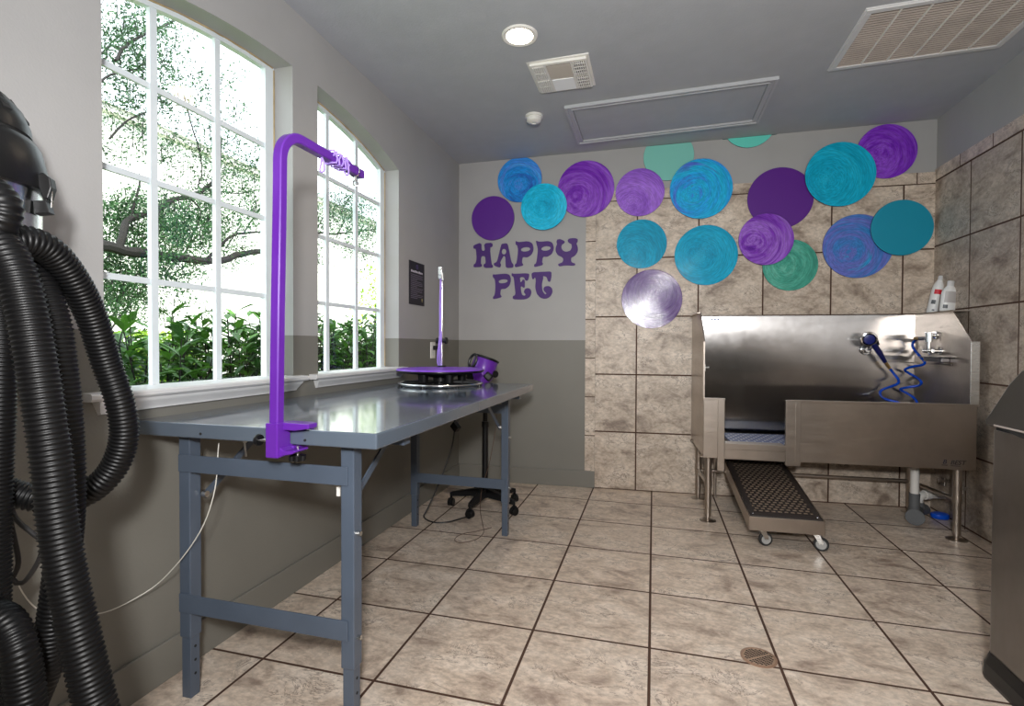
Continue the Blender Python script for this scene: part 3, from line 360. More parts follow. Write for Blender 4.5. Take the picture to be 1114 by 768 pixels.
b = MB(); b.box(fx(.32), fx(.68), fy(.55), fy(.92), z-.021, z-.018); b.build('light_panel', plain('frosted_lens', lin(240,242,244), .5), r, bevel=.001)
# smoke detector
x, y = .123, 1.865; z = zc(x)
r = thing('smoke_detector', (x, y, z), 'small round white smoke detector between fan and back wall', 'smoke detector')
Md = Matrix.Translation((x, y, z))
MB(Md).lathe([(.06,.002),(.06,-.012),(.052,-.014)], 40).build('base', M['off'], r, smooth=True)
MB(Md).lathe([(.05,-.012),(.052,-.024),(.048,-.038),(.034,-.048),(.016,-.050),(.014,-.046),(.002,-.046)], 40).build('sensor_dome', M['off'], r, smooth=True)
# access hatch
x0, x1, y0, y1 = .345, 1.62, 1.782, 2.41; z = zc(1.0)
r = thing('access_hatch', (1.0, 2.1, z), 'long grey ceiling access panel in a moulded frame', 'access hatch')
def zq(x, d): return zc(x)-d
def slab(b, xa, xb, ya, yb, d0, d1):
    q = [b.bm.verts.new((x, y, zc(x)-d)) for x in (xa, xb) for y in (ya, yb) for d in (d1, d0)]
    for f in ((0,1,3,2),(4,6,7,5),(0,4,5,1),(2,3,7,6),(0,2,6,4),(1,5,7,3)): b.bm.faces.new([q[i] for i in f])
b = MB()
for o, w_, d in ((0, .016, .020), (.016, .022, .012), (.038, .010, .018)):
    for a in ((x0+o, x1-o, y0+o, y0+o+w_), (x0+o, x1-o, y1-o-w_, y1-o), (x0+o, x0+o+w_, y0+o+w_, y1-o-w_), (x1-o-w_, x1-o, y0+o+w_, y1-o-w_)): slab(b, *a, -.002, d)
b.build('moulding', plain('moulding_paint', lin(176,178,181), .4), r)
b = MB(); slab(b, x0+.05, x1-.05, y0+.05, y1-.05, -.002, .006); b.build('panel', M['ceil'], r)
# return air vent
x0, x1, y0, y1 = 1.877, 2.686, 1.235, 1.79
r = thing('return_air_vent', (2.28, 1.5, zc(2.28)), 'large white return air grille with dusty filter louvres in the ceiling', 'vent')
b = MB()
for a in ((x0, x1, y0, y0+.03), (x0, x1, y1-.03, y1), (x0, x0+.03, y0+.03, y1-.03), (x1-.03, x1, y0+.03, y1-.03)): slab(b, *a, -.002, .012)
for a in ((x0-.006, x1+.006, y0-.006, y0+.004), (x0-.006, x1+.006, y1-.004, y1+.006), (x0-.006, x0+.004, y0+.004, y1-.004), (x1-.004, x1+.006, y0+.004, y1-.004)): slab(b, *a, -.002, .006)
b.build('grille_frame', M['white'], r, bevel=.002)
b = MB()
for k in range(1, 6): xx = x0+.03+(x1-x0-.06)*k/6; b = MB(); slab(b, xx-.004, xx+.004, y0+.025, y1-.025, .0, .010); b.build('divider', M['off'], r)
b = MB(); slab(b, x0+.025, x1-.025, y0+.025, y1-.025, -.002, .001); b.build('filter', plain('dusty_filter', lin(70,58,52), .95, var=.3), r)
b = MB()
for k in range(24):
    yy = y0+.035+(y1-y0-.07)*k/23; b.bar((x0+.028, yy, zc(x0)-.0045), (x1-.028, yy, zc(x1)-.0045), .0105, .0015, (0,.30,1))
b.build('louver', plain('dusty_louvre', lin(176,166,158), .7, var=.12), r)

# ------------------------------------------------------------------ painted discs
pu, pv, vi = lin(82,26,140), lin(104,44,160), lin(138,84,190)
cy, bl_, te = lin(26,160,190), lin(58,110,190), lin(20,130,150)
DISCS = [ # s, z, r, off, material, label
 (-.168,2.533,.187,.012, swirl('paint_blue_swirl_a', (lin(40,90,170), lin(30,130,200), lin(70,120,200), lin(50,170,215)), .25, 1, (.0,-.05)), 'blue and sky-blue swirled disc at top left, tucked under the ceiling'),
 (-.397,2.225,.185,.012, flat('paint_deep_purple_a', lin(88,30,138)), 'plain purple disc at far left above the word HAPPY'),
 (.039,2.292,.190,.034, swirl('paint_cyan_a', (lin(10,140,180), lin(24,170,206), lin(60,185,215)), .25, 3, (-.02,.0)), 'cyan brushed disc overlapping blue and purple discs on painted wall'),
 (.378,2.423,.227,.014, swirl('paint_purple_a', (lin(84,26,140), lin(104,40,160), lin(130,78,180), lin(96,36,150)), .22, 4, (-.08,-.07)), 'large purple swirled disc straddling painted wall and tile border'),
 (.803,2.369,.188,.014, swirl('paint_violet_a', (lin(112,66,165), lin(136,90,188), lin(150,106,198)), .25, 5, (-.07,-.1)), 'light violet swirled disc just left of big blue swirled disc'),
 (1.019,2.640,.190,.006, flat('paint_pale_teal', lin(118,190,178), .5), 'pale teal plain disc cut off by the ceiling, behind two discs'),
 (1.258,2.365,.230,.030, swirl('paint_blue_swirl_b', (lin(70,100,190), lin(36,140,205), lin(30,160,200), lin(70,90,180)), .22, 7, (-.06,-.03)), 'large bright blue swirled disc with violet streaks in top row'),
 (.819,1.962,.193,.012, swirl('paint_cyan_b', (lin(8,124,158), lin(10,136,170), lin(24,150,184)), .2, 8, (-.07,-.08), ridge=.2), 'small teal-cyan disc directly above the glossy silvery purple disc'),
 (1.301,1.858,.232,.012, swirl('paint_cyan_c', (lin(8,126,162), lin(12,142,178), lin(26,156,190)), .25, 9, (-.04,.0)), 'large plain cyan disc above the left end of the dog tub'),
 (.899,1.526,.232,.013, swirl('paint_purple_gloss', (lin(66,28,104), lin(88,50,128), lin(124,96,156), lin(66,28,104)), .13, 10, (.02,.05), ridge=.28, spec=.55, gain=.7), 'glossy silvery purple disc, lowest on the wall'),
 (1.604,2.850,.190,.006, flat('paint_pale_teal_b', lin(96,205,190), .5), 'pale turquoise disc, only its lower sliver showing under the ceiling'),
 (1.823,2.265,.229,.012, flat('paint_deep_purple_b', lin(88,30,134)), 'large plain dark purple disc beneath the big turquoise disc'),
 (1.722,1.957,.192,.036, swirl('paint_purple_b', (lin(88,34,140), lin(108,50,160), lin(140,95,185), lin(98,40,150)), .22, 13, (-.09,-.02)), 'small purple swirled disc overlapping dark purple and green discs'),
 (1.895,1.763,.191,.014, swirl('paint_green', (lin(46,120,104), lin(64,144,126), lin(96,168,150)), .3, 14, (-.03,.0)), 'green swirled disc, the only green one, partly covered'),
 (2.216,2.409,.233,.034, swirl('paint_cyan_d', (lin(8,140,172), lin(14,152,184), lin(24,164,194)), .25, 15, (-.08,-.04), ridge=.5), 'large turquoise brushed disc between dark purple and top right discs'),
 (2.522,2.559,.194,.012, swirl('paint_purple_c', (lin(84,26,146), lin(106,40,168), lin(128,70,186), lin(90,30,150)), .22, 16, (-.05,-.03)), 'purple swirled disc at the top right corner of the wall'),
 (2.343,1.887,.231,.014, swirl('paint_blue_violet', (lin(44,120,176), lin(60,110,176), lin(92,98,172), lin(44,134,184)), .22, 17, (-.05,-.04)), 'large blue and violet swirled disc partly behind rightmost teal disc'),
 (2.612,2.003,.197,.040, flat('paint_teal', lin(6,140,168), .45), 'plain teal disc, rightmost of all, reaching the room corner'),
]
edge = plain('disc_edge_shadow', lin(34,24,60), .4)  # dark sides: the board edge plus its shadow outline, put into the colour
for s_, z_, r_, off, mt, lb in DISCS:
    cen = wl((s_, off, z_)); th = .010
    b = MB()
    n = 96; Lx = Matrix.Translation((0,0,0))
    pts = []
    for i in range(n):
        a = 2*PI*i/n; px, py = r_*math.cos(a), r_*math.sin(a)
        top = zc(cen.x + px) - z_ - .003
        pts.append((px, min(py, top)))
    clean = [p for i, p in enumerate(pts) if (Vector(p)-Vector(pts[i-1])).length > 1e-5]
    b.prism(clean, -.006, th-.006)
    o = b.build('wall_disc', [mt, edge], smooth=True, bevel=.0015)
    for p_ in o.data.polygons:
        if abs(p_.normal.z) < .5: p_.material_index = 1
    # local x along the wall, local y up, local z towards the room
    o.matrix_world = Matrix.Translation(cen) @ Matrix(((T.x, 0, -N.x, 0), (T.y, 0, -N.y, 0), (0, 1, 0, 0), (0,0,0,1)))
    tag(o, lb, 'wall art', 'painted discs on the back wall')
    if off > .02:      # spacer block that carries the raised discs
        b = MB(); b.cyl((0,0,-off+.001), (0,0,-.005), .03, n=20); sp_o = b.build('spacer', edge); sp_o.parent = o

# ------------------------------------------------------------------ lettering
LAB = ['letter H, first of the word HAPPY, in purple', 'letter A, second of the word HAPPY, in purple', 'first letter P of the word HAPPY, in purple', 'second letter P of the word HAPPY, beside the Y',
       'letter Y, last of the word HAPPY, in purple', 'letter P starting the word PET, in purple', 'letter E in the middle of the word PET', 'letter T ending the word PET, with curled foot']
mletter = plain('purple_lettering', lin(66,26,108), .6)
for (ch, outer, hole), lb in zip(DATA['letters'], LAB):
    cu = bpy.data.curves.new('letter', 'CURVE'); cu.dimensions = '2D'; cu.fill_mode = 'BOTH'; cu.extrude = .003
    cs = sum(p[0] for p in outer)/len(outer); cz = sum(p[1] for p in outer)/len(outer)
    for poly in (outer, hole):
        if not poly: continue
        sp = cu.splines.new('POLY'); sp.points.add(len(poly)-1); sp.use_cyclic_u = True
        for k, p in enumerate(poly): sp.points[k].co = (p[0]-cs, p[1]-cz, 0, 1)
    tmp = bpy.data.objects.new('tmp', cu); COL.objects.link(tmp)
    dg = bpy.context.evaluated_depsgraph_get(); me = bpy.data.meshes.new_from_object(tmp.evaluated_get(dg)); bpy.data.objects.remove(tmp)
    me.materials.clear(); me.materials.append(mletter)
    o = bpy.data.objects.new('wall_letter', me); COL.objects.link(o)
    cen = wl((cs, .0035, cz)); o.matrix_world = Matrix.Translation(cen) @ Matrix(((T.x, 0, -N.x, 0), (T.y, 0, -N.y, 0), (0, 1, 0, 0), (0,0,0,1)))
    tag(o, lb, 'letter', 'letters of the wall greeting')

# ------------------------------------------------------------------ poster and outlet on the left wall
r = thing('wall_poster', (XL, 1.755, 1.438), 'narrow black notice with small pale print beside the far window', 'poster')
b = MB(); b.box(XL, XL+.004, 1.636, 1.874, 1.438, 1.738); b.build('board', plain('black_print', lin(26,21,30), .6), r)
b = MB()
random.seed(3)
for k, z in enumerate((1.655,1.642)):
    pass
for k in range(9):
    ya = 1.662+k*.0205; b.box(XL+.004, XL+.0045, ya, ya+.015, 1.662, 1.674 if k % 3 else 1.677)
b.build('title_print', plain('pale_print', lin(205,200,210), .6), r)
b = MB()
for k in range(15):
    z = 1.644-k*.0115; ya = 1.66; y_end = 1.848 if k not in (3, 7, 11, 14) else 1.76
    while ya < y_end-.01:
        w_ = random.uniform(.008, .026); b.box(XL+.004, XL+.0044, ya, min(ya+w_, y_end), z, z+.004); ya += w_+.004
b.build('text_print', plain('grey_print', lin(120,112,128), .6), r)
b = MB(); b.box(XL+.004, XL+.0045, 1.832, 1.838, 1.464, 1.482); b.box(XL+.004, XL+.0045, 1.828, 1.842, 1.478, 1.486); b.build('small_emblem', plain('emblem_gold', lin(205,190,130), .6), r)
b = MB(); b.torus((0,0,0), .014, .0012, Matrix.Translation((XL+.0042, 1.755, 1.705)) @ Matrix.Rotation(PI/2, 4, 'Y'), 24, 6); b.build('crest_print', plain('crest_purple', lin(90,70,140), .6), r)
r = thing('wall_outlet', (XL, 2.024, 1.055), 'white wall outlet with black plug, left of the room corner', 'outlet')
b = MB(); b.box(XL, XL+.007, 1.984, 2.064, 1.055, 1.178); b.build('cover_plate', M['off'], r, bevel=.003)
for z in (1.075, 1.125): b = MB(); b.box(XL+.006, XL+.0085, 2.007, 2.041, z, z+.03); b.build('socket', M['white'], r, bevel=.001)
b = MB(); b.cyl((XL+.008, 2.03, 1.135), (XL+.045, 2.035, 1.135), .017, .013); b.cyl((XL+.045, 2.035, 1.135), (XL+.06, 2.04, 1.125), .006); tag(b.build('power_plug', M['black'], smooth=True), 'round black power plug pushed into the white outlet', 'plug')
r = thing('floor_drain', (1.306, .504, 0), 'round rusty perforated floor drain at the tile crossing', 'floor drain')
MB(Matrix.Translation((1.306,.504,0))).lathe([(.063,-.002),(.063,.003),(.056,.0045),(.054,.003)], 48, caps=False).build('rim', plain('drain_rim', lin(140,112,92), .4, var=.2), r, smooth=True)
MB(Matrix.Translation((1.306,.504,0))).lathe([(.001,-.002),(.055,-.002),(.055,.003),(.001,.003)], 40).build('strainer', plain('drain_plate', lin(150,126,106), .4, .0, var=.2), r)
b = MB(Matrix.Translation((1.306,.504,0)) @ Matrix.Rotation(.6, 4, 'Z'))
for i in range(-4, 5):
    for j in range(-6, 7):
        x, y = i*.0115, j*.0078
        if x*x+y*y < .049**2 and j != 0: b.box(x-.0042, x+.0042, y-.0024, y+.0024, .0031, .0035)
b.build('strainer_slots', M['dark'], r)
# ------------------------------------------------------------------ folding work table
TX0, TX1, TY0, TY1, TZ = -.688, .185, -.300, 1.62, .912
r = thing('work_table', (-.25, .66, 0), 'long slate grey folding metal work table under the windows', 'table')
b = MB(); b.box(TX0, TX1, TY0, TY1, TZ-.045, TZ); b.build('tabletop', M['slatetop'], r, bevel=.004)
for y in (-.06, 1.40): b = MB(); b.box(TX0+.03, TX1-.03, y-.02, y+.02, TZ-.075, TZ-.044); b.build('underside_channel', M['slate'], r)
def table_leg(x, y, side, foot):
    b = MB(); w_ = .044
    b.box(x, x+w_, y, y+w_, foot+.20, TZ-.045); lg = b.build('leg', M['slate'], r, bevel=.003)
    b = MB(); b.box(x+.004, x+w_-.004, y+.004, y+w_-.004, 0, foot+.21); b.build('leg_extension', M['slate'], lg, bevel=.002)
    for k in range(3):
        z = .075+k*.045; b = MB(); b.cyl((x+w_-.0045, y+.022, z), (x+w_-.003, y+.022, z), .0045, n=12); b.build('pin_hole', M['dark'], lg)
    for z in ((.29, .60) if x > 0 else (.29,)): b = MB(); b.cyl((x+w_-.001, y+.020, z), (x+w_+.012, y+.020, z), .007, n=8); b.build('bolt', M['zinc'], lg, smooth=True)
    return lg
for y, foot in ((-.247, .0), (1.405, .0)):
    for x in (-.566, .036): table_leg(x, y, 1, foot)
for y in (-.253, 1.400):
    b = MB(); b.box(-.562, .012+.05, y, y+.005, .286, .346); b.build('crossbar', M['slate'], r, bevel=.001)
    b = MB(); b.box(-.562, .012+.05, y, y+.005, .745, .800); b.build('upper_crossbar', M['slate'], r, bevel=.001)
# folding stays from leg to underside
for y0, y1 in ((-.20, .10), (1.40, 1.10)):
    for x in (-.512, .028):
        b = MB(); b.bar((x, y0-.01*0, .655), (x, y1, TZ-.05), .006, .022, (1,0,0) if False else (0,0,1)); s_ = b.build('folding_stay', M['slate'], r)
        b = MB(); b.cyl((x-.004, y0, .662), (x+.012, y0, .662), .010, n=16); b.build('pivot_bolt', M['zinc'], s_)
for x in (-.42, -.045): b = MB(); b.cyl((x, -.302, .882), (x, -.2995, .882), .004, n=12); b.build('edge_hole', M['dark'], r)
b = MB(); b.tube(spline([(-.33, -.22, .87), (-.33, -.22, .84), (-.33, -.215, .80)]), .003, 8); b.cyl((-.33,-.22,.865), (-.33,-.22,.845), .006, n=6); tb = b.build('hanging_bolt', M['zinc'], r)
b = MB(); b.box(.0, .012, -.215, -.212, .70, .745); b.build('white_tag', M['off'], r)

# ------------------------------------------------------------------ grooming arm clamped on the near edge
ax, ay = -.108, -.338
r = thing('clamp_on_grooming_post', (ax, ay, .84), 'tall purple grooming arm with bent top clamped to the near table edge', 'grooming arm')
R = .085; zt = 1.762; hw = .0145
ctr = [Vector((ax-.004, ay, .845)), Vector((ax+.002, ay, 1.2)), Vector((ax+.010, ay, 1.55))] 
path = even(spline(ctr, .03), .05)[:]
bend = [Vector((ax+.012, ay + R - R*math.cos(a), zt-R + R*math.sin(a))) for a in [PI/2*k/12 for k in range(13)]]
path = path + bend + [Vector((ax+.012, .06, zt+.004)), Vector((ax+.012, .075, zt+.004))]
def sqtube(b, pts, hw, cham=.22):
    rings = []
    for i, p in enumerate(pts):
        a = pts[max(0, i-1)]; c = pts[min(len(pts)-1, i+1)]; d = (c-a).normalized(); x = Vector((1,0,0)); x = (x-d*x.dot(d)).normalized(); y = d.cross(x)
        k = hw*(1-cham); q = [(hw,k),(k,hw),(-k,hw),(-hw,k),(-hw,-k),(-k,-hw),(k,-hw),(hw,-k)]
        rings.append([b.bm.verts.new(p + x*u + y*v) for u, v in q])
    for a, c in zip(rings, rings[1:]):
        for k in range(8): b.bm.faces.new((a[k], a[(k+1)%8], c[(k+1)%8], c[k]))
    b.bm.faces.new(rings[0][::-1]); b.bm.faces.new(rings[-1])
b = MB(); sqtube(b, path, hw); b.build('arm_tube', M['purple'], r, smooth=True)
b = MB()   # C-shaped clamp: block, upper jaw over the top, lower jaw under it
b.box(ax-.024, ax+.016, ay-.020, ay+.036, .838, .936)
jaw = lambda x0, x1, y0, y1, z0, z1, z2: None
Myz = Matrix(((0,0,1,0),(1,0,0,0),(0,1,0,0),(0,0,0,1)))
Mxz = Matrix(((1,0,0,0),(0,0,-1,0),(0,1,0,0),(0,0,0,1)))
b.prism([(ax+.01,.914),(ax+.05,.9135),(ax+.098,.9205),(ax+.100,.934),(ax+.01,.936)], -(ay+.045), -(ay+.005), Mxz)
b.prism([(ay+.03,.9135),(ay+.10,.9135),(ay+.10,.926),(ay+.03,.935)], ax-.024, ax+.05, Myz)
b.prism([(ax+.01,.838),(ax+.03,.845),(ax+.055,.850),(ax+.068,.857),(ax+.062,.861),(ax+.03,.858),(ax+.016,.866),(ax+.01,.88)], -(ay+.05), -(ay-.01), Mxz)
b.prism([(ay+.03,.838),(ay+.10,.850),(ay+.10,.860),(ay+.03,.866)], ax-.02, ax+.03, Myz)
b.box(ax-.032, ax-.02, ay-.008, ay+.016, .873, .893)
b.build('clamp', M['purple'], r, bevel=.003)
b = MB(); b.cyl((ax-.062, ay+.004, .882), (ax-.03, ay+.004, .882), .004); b.build('clamp_screw', M['zinc'], r, smooth=True)
b = MB(); b.cyl((ax+.044, ay+.03, .836), (ax+.044, ay+.03, .8665), .004); b.build('clamp_screw', M['zinc'], r, smooth=True)
b = MB()
Mk = Matrix.Translation((ax-.068, ay+.004, .882)) @ Matrix.Rotation(PI/2, 4, 'Y')
b.lathe([(.004,-.006),(.016,-.005),(.018,0),(.016,.006),(.004,.007)], 12, Mk); b.build('clamp_knob', M['black'], r, smooth=True)
b = MB(); Mk = Matrix.Translation((ax+.044, ay+.03, .832))
for k in range(6): a = PI/3*k; b.cyl(Mk @ V(.017*math.cos(a), .017*math.sin(a), -.007), Mk @ V(.017*math.cos(a), .017*math.sin(a), .007), .0075, n=12)
b.cyl(Mk @ V(0,0,-.006), Mk @ V(0,0,.009), .017); b.build('clamp_knob', M['black'], r, smooth=True)
# loops hung on the arm's outer end
lx = ax+.012; top = zt+.004
r = thing('grooming_loop', (lx, -.05, top-.05), 'lilac grooming loop wound round the end of the purple arm', 'grooming loop')
b = MB(); pts = []
for k in range(5*24+1):
    a = 2*PI*k/24; y = -.115+.085*k/(5*24); q = .0195
    cx_, cz_ = math.cos(a), math.sin(a); m_ = max(abs(cx_), abs(cz_)); pts.append(V(lx+q*cx_/m_*.93+q*cx_*.07, y+.004*math.sin(k*.9), top+q*cz_/m_*.93))
b.tube(pts, .0032, 8)
b.tube(spline([(lx+.018,-.045,top+.02),(lx+.022,-.04,top),(lx+.022,-.035,top-.028),(lx+.012,-.03,top-.036),(lx-.0,-.03,top-.02)], .004), .003, 8)
b.tube(spline([(lx-.0,-.150,top-.016),(lx+.006,-.148,top-.035),(lx+.010,-.15,top-.055),(lx+.002,-.152,top-.064),(lx-.007,-.15,top-.055),(lx-.002,-.15,top-.035)], .004, True), .0028, 8, closed=True)
b.tube(spline([(lx-.01,.03,top+.018),(lx,.0,top+.019),(lx+.004,-.02,top+.019)], .005), .007, 8)
b.build('cord', M['strap'], r, smooth=True)
b = MB(); b.tube([V(lx+.0195*math.cos(a), .035, top+.0195*math.sin(a)) for a in [2*PI*k/20 for k in range(20)]], .0025, 8, closed=True)
b.cyl((lx+.004,.035,top-.018), (lx+.004,.035,top-.032), .0045); b.torus((0,0,0), .0085, .0022, Matrix.Translation((lx+.004,.035,top-.042)) @ Matrix.Rotation(PI/2,4,'X') @ Matrix.Rotation(.5,4,'Y'), 20, 8)
b.build('snap_hook', M['chrome'], r, smooth=True)

# ------------------------------------------------------------------ round turntable on the work table
tx, ty = -.330, 1.335
r = thing('grooming_turntable', (tx, ty, TZ), 'small round purple grooming turntable standing on a chrome ring', 'grooming turntable')
MT = Matrix.Translation((tx, ty, 0))
b = MB(MT); b.lathe([(.001,1.000),(.262,1.000),(.2645,1.006),(.262,1.014),(.001,1.0145)], 64); b.build('table_top', M['purple_top'], r, smooth=True)
b = MB(MT); b.lathe([(.2,.986),(.250,.992),(.2655,.999),(.2655,1.006),(.262,1.006),(.262,1.000),(.2,.998)], 64, caps=False); b.lathe([(.001,.988),(.21,.988),(.21,.998),(.001,.998)], 48); b.build('rim', M['black'], r, smooth=True)
b = MB(MT); b.torus((0,0,.9255), .250, .0085, n=72); b.build('base_ring', M['chrome'], r, smooth=True)
b = MB(MT)
for k in range(5):
    a = 2*PI*k/5+.5; c_, s_ = math.cos(a), math.sin(a)
    b.bar((.03*c_,.03*s_,.935), (.245*c_,.245*s_,.928), .045, .012)
    b.cyl((.13*c_,.13*s_,.92), (.13*c_,.13*s_,.985), .022, .03)
b.cyl((0,0,.918), (0,0,.99), .045); b.lathe([(.09,.965),(.14,.985),(.14,.99),(.05,.99)], 32)
for k in range(8):
    a = 2*PI*k/8; b.cyl((.250*math.cos(a),.250*math.sin(a),.912), (.250*math.cos(a),.250*math.sin(a),.922), .012)
b.build('swivel_base', M['black'], r, smooth=True)
# its own slim arm, seen edge-on
px_, py_ = -.412, 1.545
r = thing('grooming_post', (px_, py_, 1.0), 'slim silver grooming arm rising from the purple turntable, hung with lilac loops', 'grooming arm')
b = MB(); b.tube([V(px_, py_, .985), V(px_, py_, 1.3), V(px_+.002, py_, 1.60)], .0085, 14); b.box(px_-.010, px_+.010, py_-.035, py_+.01, 1.585, 1.615); b.build('arm_tube', M['silver'], r, smooth=True)
b = MB(); b.cyl((px_-.028, py_, 1.185), (px_+.030, py_, 1.185), .014); b.cyl((px_-.036, py_, 1.185), (px_-.024, py_, 1.185), .019); b.cyl((px_+.024, py_, 1.185), (px_+.036, py_, 1.185), .021); b.build('clamp_knob', M['black'], r, smooth=True)
b = MB(); b.box(px_-.02, px_+.02, py_-.02, py_+.02, .978, 1.024); b.build('base_socket', M['black'], r, smooth=True)
b = MB(); b.box(px_-.013, px_+.009, py_-.03, py_+.0, 1.612, 1.662); b.cyl((px_+.012, py_-.02, 1.625), (px_+.016, py_-.02, 1.575), .008); b.build('end_fitting', M['zinc'], r, bevel=.002)
r2 = thing('grooming_loop', (px_, py_, 1.5), 'long lilac cords hanging down the slim silver arm', 'grooming loop')
b = MB(); random.seed(5)
for k in range(5):
    ox = -.014+.004*k; oy = -.013-.003*(k % 2)
    pts = [(px_+ox*.5, py_+oy, 1.585), (px_+ox*.6-.003, py_+oy, 1.4), (px_+ox+.002, py_+oy, 1.22), (px_+ox*(1.6), py_+oy-.006, 1.10), (px_+ox*1.9, py_+oy, 1.04), (px_+ox, py_+oy, 1.0165)]
    b.tube(spline(pts, .03), .0022, 7)
b.build('cord', M['strap'], r2, smooth=True)

# ------------------------------------------------------------------ stand dryer behind the table
dx, dy = -.222, 1.875
r = thing('stand_dryer', (dx, dy, 0), 'purple barrel stand dryer on a black five-caster pedestal behind the table', 'dryer')
b = MB(); b.cyl((dx,dy,.11), (dx,dy,.60), .021); b.cyl((dx,dy,.55), (dx,dy,.93), .0165); b.cyl((dx,dy,.58), (dx,dy,.62), .026); b.build('pole', M['black'], r, smooth=True)
b = MB(); b.cyl((dx,dy,.085), (dx,dy,.17), .042, .03)
feet = [(-.477,1.87),(-.255,1.655),(.012,1.795),(-.062,2.085),(-.37,2.11)]
for fx_, fy_ in feet:
    b2 = Vector((fx_, fy_, .088)); a2 = Vector((dx, dy, .125)); d_ = (b2-a2)
    rr = []
    for t_, w_, h_ in ((.05,.034,.03),(.5,.026,.022),(1.0,.018,.014)):
        p = a2+d_*t_; sd = d_.cross(V(0,0,1)).normalized()
        rr.append([b.bm.verts.new(p+sd*w_*i+V(0,0,1)*h_*j) for i, j in ((-1,-1),(1,-1),(.7,1),(-.7,1))])
    for u, w2 in zip(rr, rr[1:]):
        for k in range(4): b.bm.faces.new((u[k], u[(k+1)%4], w2[(k+1)%4], w2[k]))
    b.bm.faces.new(rr[0][::-1]); b.bm.faces.new(rr[-1])
star = b.build('five_star_base', M['black'], r, bevel=.003)
for i, (fx_, fy_) in enumerate(feet):
    a = i*1.3; c_, s_ = math.cos(a), math.sin(a)
    b = MB(); b.cyl((fx_,fy_,.058), (fx_,fy_,.098), .009)
    for o in (-.013, .013): b.cyl((fx_+c_*(o-.007), fy_+s_*(o-.007), .0275), (fx_+c_*(o+.007), fy_+s_*(o+.007), .0275), .0275, n=24)
    b.cyl((fx_-c_*.006, fy_-s_*.006, .034), (fx_+c_*.006, fy_+s_*.006, .034), .032, n=24)
    b.build('caster', M['black'], r, smooth=True, bevel=.002)
# barrel: axis leans back and up to the right
A0 = Vector((-.236, 1.80, .925)); A1 = Vector((-.196, 1.83, 1.066)); da = (A1-A0).normalized()
Mb = Matrix.Translation(A0) @ da.to_track_quat('Z', 'Y').to_matrix().to_4x4(); Lb = (A1-A0).length
b = MB(Mb); b.lathe([(.04,-.03),(.062,-.02),(.082,.02),(.086,.05),(.084,Lb-.01),(.078,Lb)], 48); body = b.build('barrel', M['purple'], r, smooth=True)
b = MB(Mb); b.torus((0,0,Lb-.004), .081, .009, n=48); b.lathe([(.001,Lb-.012),(.08,Lb-.012),(.08,Lb-.006),(.001,Lb-.006)], 40); b.build('intake_rim', M['black'], r, smooth=True)
b = MB(); Mh = Matrix.Translation((-.262, 1.722, 1.05)) @ Matrix.Rotation(-.35, 4, 'Z') @ Matrix.Rotation(1.35, 4, 'X') @ Matrix.Rotation(0, 4, 'Y') @ Matrix.Rotation(-.3, 4, 'Z')
b.tube([Mh @ V(.028*math.cos(a), .046*math.sin(a), 0) for a in [2*PI*k/28 for k in range(28)]], .0095, 8, closed=True); b.build('carry_handle', M['black'], r, smooth=True)
b = MB(); b.bar((-.33,1.78,.95), (-.17,1.80,.95), .10, .06); b.bar((-.19,1.78,.965), (-.150,1.79,.925), .10, .05); b.cyl((dx,dy,.90), (dx,dy-.0,.96), .03); b.bar((dx,dy,.93), (-.20,1.83,.98), .04, .06); b.build('motor_housing', M['black'], r, bevel=.012)
b = MB(); b.cyl((-.155,1.83,.958), (-.125,1.80,.958), .024); b.cyl((-.185,1.85,.958), (-.155,1.83,.958), .010); b.build('tilt_knob', M['black'], r, smooth=True)
b = MB(); b.bar((-.385,1.68,.625), (-.345,1.665,.585), .04, .045); b.cyl((-.375,1.68,.62), (-.385,1.70,.75), .006); tag(b.build('foot_control_box', M['black'], bevel=.004), 'small black foot control box hanging under the table', 'control box')
pts = spline([(-.372,1.675,.59),(-.40,1.68,.45),(-.46,1.64,.25),(-.535,1.60,.06),(-.55,1.57,.008),(-.45,1.50,.006),(-.36,1.53,.006),(-.30,1.62,.006),(-.255,1.70,.006)], .02)
tag(MB().tube(pts, .0048, 8).build('electric_cord', M['cord'], smooth=True), 'thick black cord looping from the control box over the floor', 'cord')
pts = spline([(-.03,1.47,.86),(-.02,1.49,.70),(-.10,1.60,.40),(-.19,1.72,.20),(-.17,1.62,.08),(-.12,1.52,.02),(-.08,1.42,.003),(-.09,1.30,.003),(-.16,1.23,.003),(-.21,1.27,.003),(-.20,1.36,.003),(-.12,1.44,.003),(-.06,1.52,.003)], .02)
tag(MB().tube(pts, .0022, 6).build('thin_cord', M['browncord'], smooth=True), 'thin brown cord hanging from the far table end and curling on tiles', 'cord')
tag(MB().tube(spline(DATA['wire'], .02), .0017, 8).build('white_wire', M['wire'], smooth=True), 'thin white wire sagging from the table to the hoses', 'wire')

